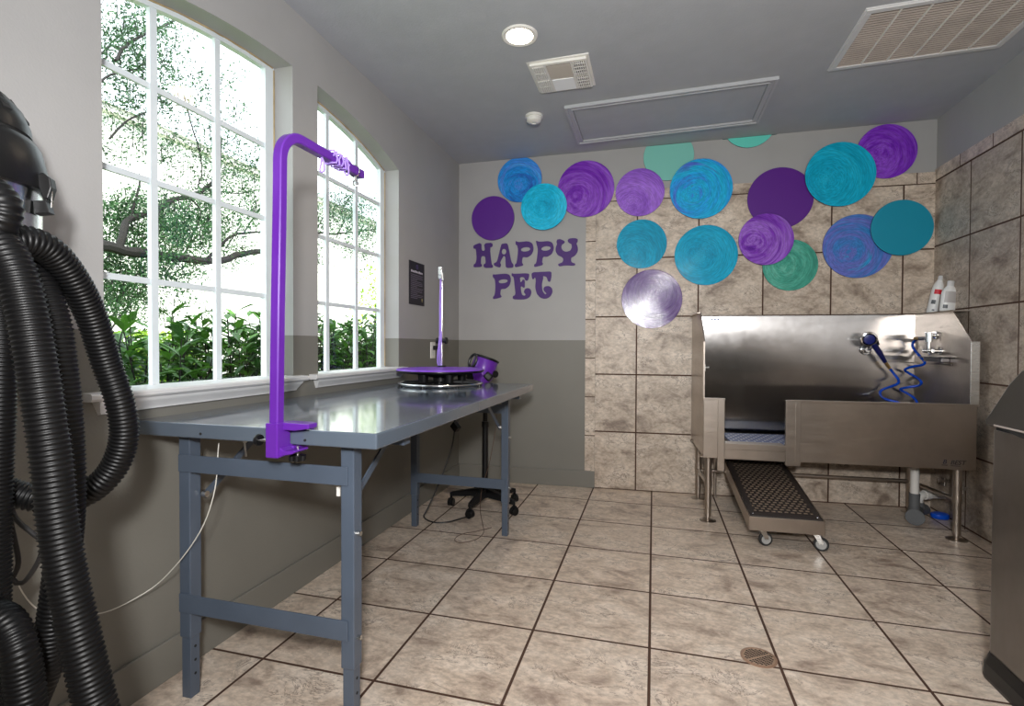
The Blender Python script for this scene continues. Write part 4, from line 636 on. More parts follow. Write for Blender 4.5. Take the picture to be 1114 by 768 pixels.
# ------------------------------------------------------------------ stainless dog tub (back-wall frame: x along wall, -y = distance off the wall)
r = thing('dog_tub', wl((1.95, .35, 0)), 'stainless steel dog washing tub with high backsplash against the tiled wall', 'dog bath')
S0, S1, FO = 1.205, 2.712, .68
def W2(o0, o1): return (-o1, -o0)
b = MB(MW); b.box(S0+.004, S1, -.030, -.024, .47, 1.387); b.box(S0+.004, S1, -.030, -.010, 1.381, 1.387); spl = b.build('backsplash', M['splash'], r, bevel=.001)
prof = [(.012,.43),(.012,1.389),(.455,1.389),(.655,1.185),(.655,.44),(.60,.43)]
for s_, nm in ((S0, 'left'), (S1-.004, 'right')):
    b = MB(MW); b.prism([(-o, z) for o, z in prof], s_, s_+.004, Myz)
    # rolled edge following the panel's outline
    e = [(s_+.002, -o, z) for o, z in prof[1:5]]; sg = -1 if nm == 'left' else 1
    for a_, c_ in zip(e, e[1:]): b.bar((a_[0]-sg*.000, a_[1], a_[2]), (c_[0], c_[1], c_[2]), .004, .006, (1,0,0))
    if nm == 'right': b.box(s_-.0, s_+.11, -.45, -.012, 1.383, 1.389); b.box(s_-.002, s_+.034, -.664, -.655, .80, 1.185)
    else: b.box(s_-.006, s_+.004, -.664, -.655, .80, 1.185); b.box(s_-.020, s_+.004, -.45, -.012, 1.383, 1.389)
    b.build('side_panel', M['steel'], r)
    if nm == 'right': b = MB(MW); b.box(s_-.014, s_+.030, -.668, -.664, .818, 1.19); b.build('edge_flange', M['zinc'], r, bevel=.001)
b = MB(MW); b.box(S0, S1, -.66, -.024, .475, .481); b.box(S0, 1.33, -.655, -.62, .44, .48); b.build('basin_floor', M['steel'], r)
b = MB(MW); b.box(1.776, S1+.008, -FO-.004, -FO+.004, .43, .812); b.box(1.70, S1+.012, -FO-.012, -FO+.014, .808, .820); b.box(1.776, S1+.008, -FO+.0, -FO+.03, .43, .436); fp = b.build('front_panel', M['steel'], r, bevel=.0015)
b = MB(MW); b.box(1.689, 1.776, -FO-.016, -FO+.010, .405, .818); b.box(1.742, 1.746, -FO-.018, -FO-.014, .43, .80); b.build('door_post', M['steel'], r, bevel=.002)
b = MB(MW); b.box(S0-.004, 1.288, -FO-.004, -FO+.004, .43, .812); b.box(S0-.008, 1.332, -FO-.012, -FO+.014, .808, .820); b.build('front_panel', M['steel'], r, bevel=.0015)
b = MB(MW); b.box(1.286, 1.328, -FO-.016, -FO+.010, .352, .818); b.build('door_post', M['steel'], r, bevel=.002)
b = MB(MW); b.box(1.328, 1.689, -FO-.010, -FO+.004, .428, .494); b.box(1.328, 1.689, -FO-.016, -.60, .492, .530); b.build('entry_sill', M['steel'], r, bevel=.002)
for s_, o_, z1 in ((1.242,.62,.43),(2.650,.642,.43),(1.248,.11,.44),(2.655,.11,.44)):
    b = MB(MW); y = -o_
    b.lathe([(.0225,.235),(.0225,z1)], 24, Matrix.Translation((s_,y,0))); b.lathe([(.025,.225),(.025,.262)], 24, Matrix.Translation((s_,y,0)))
    b.lathe([(.0205,.03),(.0205,.23)], 24, Matrix.Translation((s_,y,0))); b.lathe([(.013,.004),(.013,.035)], 20, Matrix.Translation((s_,y,0)))
    b.lathe([(.052,0),(.052,.003),(.03,.006),(.014,.008)], 32, Matrix.Translation((s_,y,0))); b.box(s_-.055, s_+.055, y-.035, y+.035, z1-.004, z1+.002)
    b.build('leg', M['steel'], r, smooth=True)
b = MB(MW); b.cyl((1.25,-.11,.215), (2.655,-.11,.215), .013); b.build('lower_rail', M['steel'], r, smooth=True)
for a_, c_ in (((2.655,-.11,.215), (2.65,-.64,.238)), ((1.248,-.11,.215), (1.242,-.62,.238))): MB(MW).cyl(a_, c_, .013).build('lower_rail', M['steel'], r, smooth=True)
b = MB(MW); b.cyl((1.376,-.06,0), (1.376,-.06,.44), .011); b.build('support_rod', M['steel'], r, smooth=True)
# door latch on the inner left
b = MB(MW); b.box(1.215, 1.235, -.50, -.46, .985, 1.03); b.cyl((1.235,-.48,1.01), (1.262,-.48,1.01), .006); b.build('latch', M['zinc'], r)
def text(name, body, size, mtx, mt, parent=None, shear=.25, ext=.0006, bold=0):
    cu = bpy.data.curves.new('t', 'FONT'); cu.body = body; cu.size = size; cu.shear = shear; cu.extrude = ext; cu.offset = bold
    tmp = bpy.data.objects.new('t', cu); COL.objects.link(tmp); dg = bpy.context.evaluated_depsgraph_get()
    me = bpy.data.meshes.new_from_object(tmp.evaluated_get(dg)); bpy.data.objects.remove(tmp); me.transform(mtx); me.materials.clear(); me.materials.append(mt)
    o = bpy.data.objects.new(name, me); COL.objects.link(o)
    if parent is not None: o.parent = parent; o.location = -org(parent)
    return o
Mt = MW @ Matrix.Translation((2.548, -FO-.0045, .462)) @ Matrix.Rotation(PI/2, 4, 'X')
text('maker_lettering', 'B', .036, Mt, plain('dark_blue_print', lin(30,34,50), .4), fp, bold=.0005)
Mt = MW @ Matrix.Translation((2.588, -FO-.0045, .460)) @ Matrix.Rotation(PI/2, 4, 'X')
text('maker_lettering', 'BEST', .036, Mt, plain('dark_print', lin(34,34,40), .4), fp, bold=.0005)
b = MB(MW); b.box(2.545, 2.575, -FO-.005, -FO-.004, .452, .456); b.box(2.59, 2.64, -FO-.005, -FO-.004, .450, .4535); b.build('maker_underline', plain('dark_line', lin(40,40,50), .4), fp)
mbl = plain('blue_print', lin(30,70,150), .4)
b = MB(MW)
for k in range(3): b.bar((1.343+k*.022, -.0315, 1.352), (1.352+k*.022, -.0315, 1.368), .0015, .010, (1,0,0))
b.bar((1.325,-.0315,1.364), (1.342,-.0315,1.366), .001, .005, (0,0,1)); b.build('blue_sticker', mbl, spl)
# blue slatted mat lying in the tub at the entry
t = NT('blue_mat'); t.bsdf(lin(30,70,150), .4); o_ = t.obj(); mp = t.n('ShaderNodeMapping'); mp.inputs['Rotation'].default_value = (0,0,-ANG); t.l(o_, mp.inputs[0])
br = t.n('ShaderNodeTexBrick'); br.inputs['Scale'].default_value = 1; br.inputs['Brick Width'].default_value = .05; br.inputs['Row Height'].default_value = .045; br.inputs['Mortar Size'].default_value = .006; t.l(mp.outputs[0], br.inputs['Vector'])
t.l(t.mix(br.outputs['Fac'], lin(28,72,160), lin(190,200,215)), t.p.inputs['Base Color'])
b = MB(MW); b.box(1.40, 2.05, -.60, -.14, .500, .512); b.box(1.44, 2.0, -.56, -.2, .4815, .501); tag(b.build('tub_mat', t.m, bevel=.003), 'blue slatted mat lying on the tub floor inside the entry', 'mat')
# ------------------------------------------------------------------ shower sprayer, coil hose, faucet
r = thing('shower_sprayer', wl(DATA['sprayhead']), 'blue and chrome hand shower resting in its holder on the steel backsplash', 'shower head')
h0 = wl(DATA['sprayhead']); hd = [wl(p) for p in DATA['sprayhandle']]
nrm = (-N*.92 + V(0,0,-.15) - T*.2).normalized(); Mh = Matrix.Translation(h0) @ nrm.to_track_quat('Z','Y').to_matrix().to_4x4()
b = MB(Mh); b.lathe([(.02,-.03),(.048,-.012),(.053,0),(.050,.010),(.042,.012)], 32, caps=False); b.lathe([(.001,-.034),(.02,-.03)], 24); b.build('head_ring', M['chrome'], r, smooth=True)
b = MB(Mh); b.lathe([(.001,.016),(.020,.016),(.034,.013),(.034,.0)], 32, caps=False); b.build('spray_face', plain('navy_face', lin(22,34,110), .3), r, smooth=True)
b = MB(); b.cyl(h0-nrm*.02, hd[0]+N*.015, .017, .015); b.cyl(hd[0], hd[1], .019, .019); b.cyl(hd[1], hd[2], .018, .013); b.build('handle', plain('navy_handle', lin(18,24,84), .3), r, smooth=True)
b = MB(); b.cyl(hd[0]+T*.03+V(0,0,.01), hd[0]-T*.03-V(0,0,.01), .009); b.bar(hd[0]+V(0,0,.03)+T*.02, hd[0]-V(0,0,.01)+T*.032, .014, .014); b.build('trigger', M['black'], r, smooth=True)
f0, f1 = [wl(p) for p in DATA['sprayferrule']]; b = MB(); b.cyl(f0, f1, .012, .010); b.build('ferrule', M['brass'], r, smooth=True)
hb = wl((2.395,.03,1.135)); b = MB(); b.cyl(hb, hb-N*.05, .028, .018); b.tube(spline([hb-N*.045, hb-N*.07+T*.02+V(0,0,.02), hb-N*.08+T*.05+V(0,0,.04)], .01), .008, 10); b.torus((0,0,0), .03, .006, Matrix.Translation(hb-N*.012) @ Matrix.Rotation(PI/2,4,'X'), 24, 8)
tag(b.build('shower_holder', M['chrome'], smooth=True), 'chrome wall bracket holding the blue hand shower', 'holder')
hp = spline([wl(p) for p in DATA['hose_a']], .01)
tag(MB().tube(hp, .0085, 10).build('coil_hose', M['bluehose'], smooth=True), 'blue coiled shower hose hanging between sprayer and faucet', 'hose')
def sp(s_, o, z): return wl((s_, o, z))
r = thing('tub_faucet', sp(2.69,.29,1.1), 'chrome faucet with upright body mounted on the right tub wall', 'faucet')
b = MB(); b.cyl(sp(2.665,.29,1.115), sp(2.665,.29,1.20), .011); b.cyl(sp(2.665,.29,1.19), sp(2.665,.29,1.25), .021); b.cyl(sp(2.665,.29,1.212), sp(2.63,.245,1.212), .012); b.build('body', M['chrome'], r, smooth=True)
b = MB(); b.cyl(sp(2.708,.29,1.235), sp(2.665,.29,1.235), .012); b.cyl(sp(2.708,.29,1.235), sp(2.700,.29,1.235), .026); b.bar(sp(2.665,.25,1.252), sp(2.665,.34,1.252), .012, .006); b.build('lever', M['chrome'], r, smooth=True)
b = MB()
for o in (.235,.345): b.cyl(sp(2.708,o,1.13), sp(2.665,o,1.13), .013); b.cyl(sp(2.708,o,1.13), sp(2.700,o,1.13), .026)
b.cyl(sp(2.665,.235,1.13), sp(2.665,.345,1.13), .013)
b.build('inlet_bar', M['chrome'], r, smooth=True)
b = MB(); b.cyl(sp(2.632,.247,1.212), sp(2.612,.222,1.213), .012, .010); b.build('ferrule', M['brass'], r, smooth=True)
b = MB(MW); b.box(2.645, 2.708, -.50, -.20, 1.086, 1.092); b.box(2.66, 2.708, -.44, -.24, 1.060, 1.086); tag(b.build('soap_shelf', steel('dark_steel', (.12,.12,.13,1), .3), bevel=.004), 'small steel shelf under the faucet on the right tub wall', 'shelf')
b = MB(); b.tube(spline([sp(2.70,.06,1.045), sp(2.698,.3,1.045), sp(2.698,.46,1.042), sp(2.70,.47,1.048)], .02), .0045, 8); tag(b.build('steel_rod', M['steel'], smooth=True), 'thin steel rod across the right tub wall below the faucet', 'rod')
# bottles
def bottle(s_, o, r_, h, lean, label, flatb, cap_h, parts):
    base = sp(s_, o, 1.389)
    q = thing('shampoo_bottle', base, label, 'bottle', 'bottles on the tub ledge')
    Mb_ = Matrix.Translation(base) @ Matrix.Rotation(ANG,4,'Z') @ Matrix.Rotation(lean,4,'Y') @ Matrix.Diagonal((1, flatb, 1, 1))
    hb_ = h-cap_h
    b = MB(Mb_); b.lathe([(r_*.9,.001),(r_,.008),(r_,hb_*.72),(r_*.93,hb_*.82),(r_*.6,hb_*.95),(r_*.42,hb_)], 32); bd = b.build('body', plain('bottle_white', lin(228,228,226), .3, bump=(40,.04)), q, smooth=True)
    b = MB(Mb_); b.lathe([(r_*.44,hb_-.002),(r_*.44,h-.004),(r_*.38,h)], 24); b.build('cap', M['white'], q, smooth=True)
    for (u0, u1, v0, v1, mt_) in parts:
        b = MB(Mb_); n = 8; A = []
        for k in range(n+1):
            a = u0+(u1-u0)*k/n; A.append((b.bm.verts.new(((r_+.0006)*math.cos(a), (r_+.0006)*math.sin(a), v0*hb_)), b.bm.verts.new(((r_+.0006)*math.cos(a), (r_+.0006)*math.sin(a), v1*hb_))))
        for k in range(n): b.bm.faces.new((A[k][0], A[k+1][0], A[k+1][1], A[k][1]))
        b.build('label_print', mt_, bd, recalc=False)
red = plain('label_red', lin(200,20,40), .4); gr = plain('label_grey', lin(80,84,88), .4); lg_ = plain('label_light_grey', lin(178,174,172), .4)
bottle(2.772, .11, .035, .262, .20, 'tall white bottle with a red square label leaning to the right', 1, .03, [(-2.5,-1.3,.56,.70,red),(-2.6,-1.9,.26,.38,gr),(-2.2,-1.8,.06,.10,gr)])
bottle(2.780, .265, .046, .205, .10, 'shorter wide white bottle standing right of the red-labelled one', .62, .034, [(-2.4,-.9,.35,.78,lg_),(-2.5,-1.9,.12,.26,gr)])
# ------------------------------------------------------------------ pull-out ramp under the entry
r = thing('tub_ramp', sp(1.6,.9,0), 'pull-out steel ramp with dark perforated tread on two casters', 'ramp')
def rz(o): return .182 + (1.06-o)*.212
b = MB(MW); x0, x1 = 1.398, 1.793
def wedge(b, xa, xb, o0, o1, d0, d1, yaw=0):
    q = [b.bm.verts.new((x, -o, rz(o)-d)) for x in (xa, xb) for o in (o0, o1) for d in (d1, d0)]
    for f in ((0,1,3,2),(4,6,7,5),(0,4,5,1),(2,3,7,6),(0,2,6,4),(1,5,7,3)): b.bm.faces.new([q[i] for i in f])
wedge(b, x0, x0+.004, .26, 1.06, 0, .078); wedge(b, x1-.004, x1, .26, 1.06, 0, .078); wedge(b, x0, x1, 1.056, 1.06, 0, .078); wedge(b, x0, x1, .26, .264, 0, .078); wedge(b, x0+.002, x1-.002, .262, 1.058, .006, .012)
b.build('ramp_frame', M['steel'], r, bevel=.001)
t = NT('perforated_tread'); t.bsdf(lin(52,44,40), .55); o_ = t.obj(); mp = t.n('ShaderNodeMapping'); mp.inputs['Rotation'].default_value = (0,0,-ANG); t.l(o_, mp.inputs[0])
br = t.n('ShaderNodeTexBrick'); br.offset = .5; br.inputs['Scale'].default_value = 1; br.inputs['Brick Width'].default_value = .034; br.inputs['Row Height'].default_value = .027; br.inputs['Mortar Size'].default_value = .0088; br.inputs['Mortar Smooth'].default_value = .4; t.l(mp.outputs[0], br.inputs['Vector'])
t.l(t.mix(br.outputs['Fac'], lin(132,116,100), lin(40,33,30)), t.p.inputs['Base Color']); t.bump(br.outputs['Fac'], .6, .003)
b = MB(MW); wedge(b, x0+.010, x1-.010, .28, 1.052, -.004, .006); b.build('tread_mat', M['rubber'] if False else plain('tread_rubber', lin(46,40,38), .5), r, bevel=.002)
b = MB(MW); wedge(b, x0+.042, x1-.042, .32, 1.015, -.0048, .0); b.build('perforated_tread', t.m, r)
for x in (x0+.028, x1-.028):
    for o in (.34, 1.03): b = MB(MW); b.lathe([(.001,.0062),(.004,.006),(.005,.004)], 12, Matrix.Translation((x,-o,rz(o)))); b.build('tread_screw', M['chrome'], r)
for x, tw_ in ((1.478, .25), (1.768, -.35)):
    MC = MW @ Matrix.Translation((x, -1.005, 0)) @ Matrix.Rotation(tw_, 4, 'Z')      # swivelled sideways: the wheel faces the room
    b = MB(MC); b.box(-.024, .024, -.026, .026, .100, .105); b.cyl((0,0,.085), (0,0,.102), .014)
    for sd in (-.016, .014):
        b.prism([(-.018,.094),(.018,.094),(.036,.050),(.030,.036),(.018,.036)], -sd-.0015, -sd+.0015, Mxz)
    cs = b.build('caster', M['zinc'], r, bevel=.001)
    b = MB(MC); b.cyl((.024,-.010,.0385), (.024,.010,.0385), .0385, n=32); b.build('wheel', M['rubber'], cs, smooth=True, bevel=.003)
    b = MB(MC); b.cyl((.024,-.0118,.0385), (.024,.0118,.0385), .027, n=28); b.cyl((.024,-.019,.0385), (.024,.019,.0385), .006); b.build('hub', plain('grey_hub', lin(165,165,163), .4), cs, smooth=True)
# ------------------------------------------------------------------ plumbing under the tub
r = thing('drain_pipe', sp(2.555,.38,0), 'white and grey plastic drain pipe with trap under the tub', 'pipe')
b = MB(); b.cyl(sp(2.553,.38,.425), sp(2.553,.38,.44), .045); b.cyl(sp(2.553,.38,.19), sp(2.553,.38,.43), .0245); b.build('standpipe', M['pvc'], r, smooth=True)
b = MB(); b.cyl(sp(2.553,.38,.05), sp(2.553,.38,.20), .030); b.cyl(sp(2.540,.42,.056), sp(2.62,.26,.056), .046); b.cyl(sp(2.534,.43,.056), sp(2.538,.423,.056), .052)
b.cyl(sp(2.61,.28,.056), sp(2.70,.20,.050), .036); b.cyl(sp(2.632,.27,.05), sp(2.632,.27,.115), .030); b.build('trap', M['gpvc'], r, smooth=True)
b = MB(); b.tube(spline([sp(2.632,.27,.11), sp(2.634,.27,.14), sp(2.65,.262,.158), sp(2.68,.25,.160), sp(2.74,.22,.155), sp(2.825,.19,.150)], .012), .0245, 16); b.cyl(sp(2.67,.255,.160), sp(2.70,.243,.159), .031); b.build('elbow_pipe', M['pvc'], r, smooth=True)
b = MB(MW @ Matrix.Translation((2.775,-.235,0))); b.lathe([(.02,.0),(.048,.006),(.055,.022),(.052,.036),(.030,.044),(.001,.045)], 28, Matrix.Diagonal((1,.8,1,1)))
tag(b.build('plastic_object', M['blue'], smooth=True), 'bright blue rounded plastic object on the floor behind the right tub leg', 'plastic object')  # rounded blue cap-like object of unknown use
for o, z in ((.25,.262),(.44,.262)):
    q = thing('water_valve', sp(2.82,o,z), 'chrome shut-off valve on right tiled wall, the one %s' % ('left of the tub leg' if o < .3 else 'right of the tub leg'), 'valve', 'shut-off valves under the tub')
    b = MB(); b.cyl(sp(2.832,o,z), sp(2.775,o,z), .012); b.cyl(sp(2.832,o,z), sp(2.824,o,z), .030); b.cyl(sp(2.79,o,z-.03), sp(2.79,o,z+.02), .010); b.build('body', M['chrome'], q, smooth=True)
    b = MB(); b.cyl(sp(2.775,o,z), sp(2.762,o,z), .024, n=10); b.build('handle', M['chrome'], q, smooth=True)
# ------------------------------------------------------------------ trash can at the right edge
def rrect(x0, x1, y0, y1, r_, n=6):
    out = []
    for cx_, cy_, a0 in ((x1-r_, y1-r_, 0), (x0+r_, y1-r_, PI/2), (x0+r_, y0+r_, PI), (x1-r_, y0+r_, 1.5*PI)):
        for k in range(n+1): a = a0+PI/2*k/n; out.append((cx_+r_*math.cos(a), cy_+r_*math.sin(a)))
    return out
r = thing('trash_can', (2.27, .40, 0), 'tall steel trash can with sloped dark lid at right edge', 'trash can')
bx0, bx1, by0, by1 = 2.058, 2.47, .16, .612
dk = steel('dark_brushed_steel', (.26,.245,.235,1), .36, streak=(9,9,1.5), amt=.1); lidm = plain('lid_dark_grey', lin(52,50,48), .32, bump=(60,.05))
b = MB(); b.prism(rrect(bx0, bx1, by0, by1, .03), .05, .872); b.build('body', dk, r, smooth=True)
b = MB()
for z0, z1, g0, g1 in ((0,.012,.012,.014),(.012,.055,.014,.012),(.055,.095,.012,.002)):
    a = rrect(bx0-g0, bx1+g0, by0-g0, by1+g0, .035); c = rrect(bx0-g1, bx1+g1, by0-g1, by1+g1, .033)
    A = [b.bm.verts.new((x, y, z0)) for x, y in a]; B = [b.bm.verts.new((x, y, z1)) for x, y in c]
    for i in range(len(A)): b.bm.faces.new((A[i], A[(i+1)%len(A)], B[(i+1)%len(A)], B[i]))
b.build('base_skirt', M['black'], r, smooth=True)
b = MB(); a = rrect(bx0+.004, bx1-.004, by0+.004, by1-.004, .03); b.prism(a, .862, .886); b.build('opening', M['dark'], r)
# lid: rolled lip, then faces rising to a ridge towards the room's near end
b = MB(); g_ = .010
prof = [(by1+g_-.004,.884),(by1+g_,.892),(by1+g_-.004,.906),(by1-.02,.932),(.50,1.035),(.44,1.084),(.38,1.10),(.20,1.10),(by0-g_,.95),(by0-g_,.884)]
b.prism([(y, z) for y, z in prof], bx0-g_, bx1+g_, Myz); b.build('lid', lidm, r, smooth=True, bevel=.012)
b = MB(); b.box(bx0-g_-.002, bx0-g_+.002, .17, .570, .887, .893); b.build('lid_trim', plain('lid_lip_grey', lin(170,160,155), .3), r, bevel=.001)
b = MB(); b.prism([(.575,.8845),(.17,.8845),(.17,.858),(.45,.868)], bx0-.003, bx0+.02, Myz); b.build('side_gap', M['dark'], r)

# ------------------------------------------------------------------ wet-dry vacuum / blower on a wall bracket, and its ribbed hoses
vx, vy = -.488, -.865
r = thing('blower_vacuum', (vx, vy, 1.3), 'black domed blower vacuum with silver canister at the left edge', 'vacuum')
MV = Matrix.Translation((vx, vy, .034))
b = MB(MV); b.lathe([(.001,1.300),(.145,1.300),(.158,1.31),(.160,1.33),(.162,1.468)], 64); b.build('canister', M['galv'], r, smooth=True)
b = MB(MV); b.lathe([(.160,1.452),(.172,1.452),(.174,1.462),(.171,1.500),(.161,1.545),(.152,1.560),(.140,1.566)], 64, caps=False); b.build('motor_rim', M['black'], r, smooth=True)
b = MB(MV); b.lathe([(.142,1.560),(.142,1.572)], 48, caps=False); b.build('gap_band', M['dark'], r)
b = MB(MV); b.lathe([(.146,1.570),(.144,1.590),(.132,1.622),(.110,1.648),(.08,1.664),(.04,1.672),(.001,1.673)], 56, caps=False); b.build('dome', M['black'], r, smooth=True)
for k in range(10): 
    a = 2*PI*k/10+.35; b = MB(MV); b.bar((.138*math.cos(a), .138*math.sin(a), 1.605), (.110*math.cos(a), .110*math.sin(a), 1.648), .018, .006, (math.cos(a), math.sin(a), .5)); b.build('vent_slot', M['dark'], r)
b = MB(MV); b.tube(spline([(.06,-.09,1.66),(.05,-.06,1.70),(.0,.02,1.712),(-.04,.08,1.69),(-.05,.10,1.655)], .01), .014, 12); b.build('carry_handle', M['black'], r, smooth=True)
for a in (.62, 2.2, 3.9, 5.3):
    c_, s_ = math.cos(a), math.sin(a); ML = MV @ Matrix.Rotation(a, 4, 'Z')
    b = MB(ML); b.prism([(.164,1.480),(.180,1.488),(.191,1.478),(.194,1.458),(.188,1.434),(.180,1.432),(.172,1.456)], -.013, .013, Matrix(((1,0,0,0),(0,0,1,0),(0,1,0,0),(0,0,0,1)))); lt = b.build('latch', M['black'], r, bevel=.002)
    b = MB(ML); b.prism([(.162,1.427),(.184,1.429),(.190,1.404),(.164,1.399)], -.013, .013, Matrix(((1,0,0,0),(0,0,1,0),(0,1,0,0),(0,0,0,1)))); b.cyl((.184,-.015,1.43), (.184,.015,1.43), .0025); b.build('latch_hook', M['black'], lt, bevel=.001)
    b = MB(ML); b.tube([(.1935,-.008,1.45),(.192,-.008,1.415)], .0012, 6); b.build('latch_wire', M['chrome'], lt)
b = MB(); b.box(XL, XL+.006, -.93, -.85, 1.06, 1.42); b.box(XL, vx+.10, -.90, -.87, 1.304, 1.326); b.bar((XL+.004,-.885,1.09), (vx+.02,-.885,1.275), .02, .02); b.build('wall_bracket', M['slate'], r, bevel=.002)
b = MB(MV); b.lathe([(.001,1.292),(.12,1.292),(.12,1.301),(.001,1.301)], 40); b.build('bracket_plate', M['slate'], r)
# small grey fitting and dark ledge on the wall seen between the hoses
b = MB(); b.box(XL, XL+.02, -.625, -.595, 1.055, 1.14); b.box(XL, XL+.045, -.645, -.57, 1.036, 1.046); tag(b.build('wall_hook', plain('grey_bracket', lin(120,110,104), .5), bevel=.002), 'small grey wall hook behind the hanging hoses', 'hook')
def ribbed(name, pts, label, r0=.0285, pitch=.0086, group='ribbed vacuum hoses'):
    sp_ = even(spline(pts, .006), pitch/4)
    def rad(i): return r0*(1.0, .90, .885, .90)[i % 4]
    o = MB().tube(sp_, rad, 28).build(name, M['hose'], smooth=False)
    for p in o.data.polygons: p.use_smooth = True
    return tag(o, label, 'hose', group)
def run(k, tail, head=()): return [Vector(p) for p in head] + [Vector(p) for p in DATA[k]] + [Vector(p) for p in tail]
eb, ec, ed, ee, ea = (Vector(DATA['hose'+k][-1]) for k in 'BCDEA'); e0 = Vector(DATA['hoseE'][0])
DATA['hoseB'] = run('hoseB', [eb+V(.03,.01,-.22), V(eb.x+.06, eb.y+.0, .07), V(eb.x+.16, eb.y-.12, .031), V(eb.x+.22, eb.y-.35, .031)])
DATA['hoseC'] = run('hoseC', [V(ec.x-.10, ec.y-.02, .20), V(ec.x-.14, ec.y-.06, .06), V(ec.x-.10, ec.y-.22, .031), V(ec.x+.02, ec.y-.42, .031)])
DATA['hoseD'] = run('hoseD', [V(ed.x, ed.y, .18), V(ed.x-.02, ed.y-.05, .05), V(ed.x-.03, ed.y-.20, .030), V(ed.x-.02, ed.y-.45, .030)])
DATA['hoseE'] = run('hoseE', [V(ee.x+.01, ee.y, .15), V(ee.x+.03, ee.y-.08, .035), V(ee.x+.02, ee.y-.30, .032)], [V(e0.x-.06, e0.y-.10, .032), V(e0.x-.05, e0.y-.06, .15), V(e0.x-.03, e0.y-.02, .45)])
DATA['hoseA'] = run('hoseA', [ea+V(-.10,-.03,.05), ea+V(-.17,-.05,.20), ea+V(-.18,-.04,.34)])
ribbed('ribbed_hose', DATA['hoseA'], 'black ribbed hose swinging right in a big open loop by the table', .0285)
ribbed('ribbed_hose', DATA['hoseB'], 'black ribbed hose, frontmost and thickest, hanging down across the others', .0300)
ribbed('ribbed_hose', DATA['hoseC'], 'black ribbed hose hanging behind the front one and curving back left', .0285)
ribbed('ribbed_hose', DATA['hoseD'], 'black ribbed hose in shadow hanging straight down the left edge', .0270)
ribbed('ribbed_hose', DATA['hoseE'], 'black ribbed hose arching at the bottom left corner', .0290)
ribbed('ribbed_hose', DATA['hoseF'], 'short black ribbed hose bend against the silver canister', .0270)
cb = [Vector(p) for p in DATA['cable']]; cb = [V(-.47,-.80,1.345), V(-.46,-.76,1.25)]+cb+[cb[-1]+V(-.06,0,.15), V(-.50,-.80,1.20), V(-.50,-.82,1.34)]
tag(MB().tube(spline(cb, .01), .0055, 10).build('power_cable', M['cord'], smooth=True), 'black power cable hanging in a loop behind the hoses', 'cable')

# ------------------------------------------------------------------ outside the windows
GZ = -.15
b = MB(); b.box(-40, -.94, -14, 34, GZ-.1, GZ); tag(b.build('lawn', M['soil']), 'bright green lawn outside the windows', 'lawn', kind='structure')
def leaf(b, p, d, up, L_, w_, fold=.18):
    d = d.normalized(); sd = d.cross(up)
    if sd.length < 1e-3: sd = d.orthogonal()
    sd.normalize(); nn = sd.cross(d)
    q = [p, p+d*L_*.35+sd*w_*.5+nn*w_*fold, p+d*L_*.72+sd*w_*.36+nn*w_*fold-nn*L_*.04, p+d*L_-nn*L_*.16, p+d*L_*.72-sd*w_*.36+nn*w_*fold-nn*L_*.04, p+d*L_*.35-sd*w_*.5+nn*w_*fold]
    m1, m2 = p+d*L_*.35, p+d*L_*.72-nn*L_*.06
    v = [b.bm.verts.new(x) for x in q]; a1, a2 = b.bm.verts.new(m1), b.bm.verts.new(m2)
    for f in ((v[0],v[1],a1),(v[0],a1,v[5]),(v[1],v[2],a2,a1),(a1,a2,v[4],v[5]),(v[2],v[3],a2),(a2,v[3],v[4])): b.bm.faces.new(f)
def shrub(cx_, cy_, top, w_, label, seed, mt='hleaf', nst=16, nl=15, L_=.14, grp='hedge shrubs outside the windows'):
    random.seed(seed); q = thing('hedge_shrub', (cx_, cy_, GZ), label, 'shrub', grp)
    sb, lb = MB(), MB()
    for s_ in range(nst):
        a = random.uniform(0, 2*PI); rr_ = random.uniform(.1, 1)**.6*w_; hh = (top-GZ)*random.uniform(.74, 1.0)
        e = V(cx_+rr_*math.cos(a), cy_+rr_*math.sin(a)*1.1, GZ+hh); base = V(cx_+.1*math.cos(a)*rr_/w_, cy_+.1*math.sin(a), GZ)
        mid = base.lerp(e, .5)+V(random.uniform(-.05,.05), random.uniform(-.05,.05), .05); st = spline([base, mid, e], .05)
        sb.tube(st, lambda i, n=len(st): .010*(1-.7*i/n), 5)
        for k in range(nl):
            t_ = 1-(k/nl)**1.2*.72; p = st[min(len(st)-1, int(t_*(len(st)-1)))]
            az = k*2.4+s_; el = .05+.55*(t_ > .9)+random.uniform(-.35,.30)
            d = V(math.cos(az)*math.cos(el), math.sin(az)*math.cos(el), math.sin(el))
            leaf(lb, p, d, V(0,0,1), L_*random.uniform(.7,1.25), L_*.36*random.uniform(.8,1.2))
    sb.build('stems', M['bark'], q, smooth=True); lb.build('foliage', M[mt], q, recalc=False)
hs = [(-2.15,.38,1.28,''), (-2.1,.98,1.28,''), (-2.2,1.55,1.40,''), (-2.1,2.10,1.40,''), (-2.2,2.7,1.36,''), (-2.1,3.3,1.43,''), (-2.2,3.95,1.40,''), (-2.15,4.6,1.40,'')]
hl = ['glossy green hedge shrub left end, seen at the near window edge', 'glossy green hedge shrub in the left column of the near window', 'tall glossy hedge shrub with long leaves in middle of near window', 'glossy hedge shrub in the right column of the near window',
      'glossy hedge shrub hidden between the two windows', 'dense hedge shrub in left part of far window', 'dense hedge shrub in the right part of far window', 'hedge shrub at the far edge of the far window']
for i, ((x, y, h_, mt_), lb_) in enumerate(zip(hs, hl)): shrub(x, y, h_, .42, lb_, 11+i, 'hleaf', 64 if i > 3 else 52, 20)
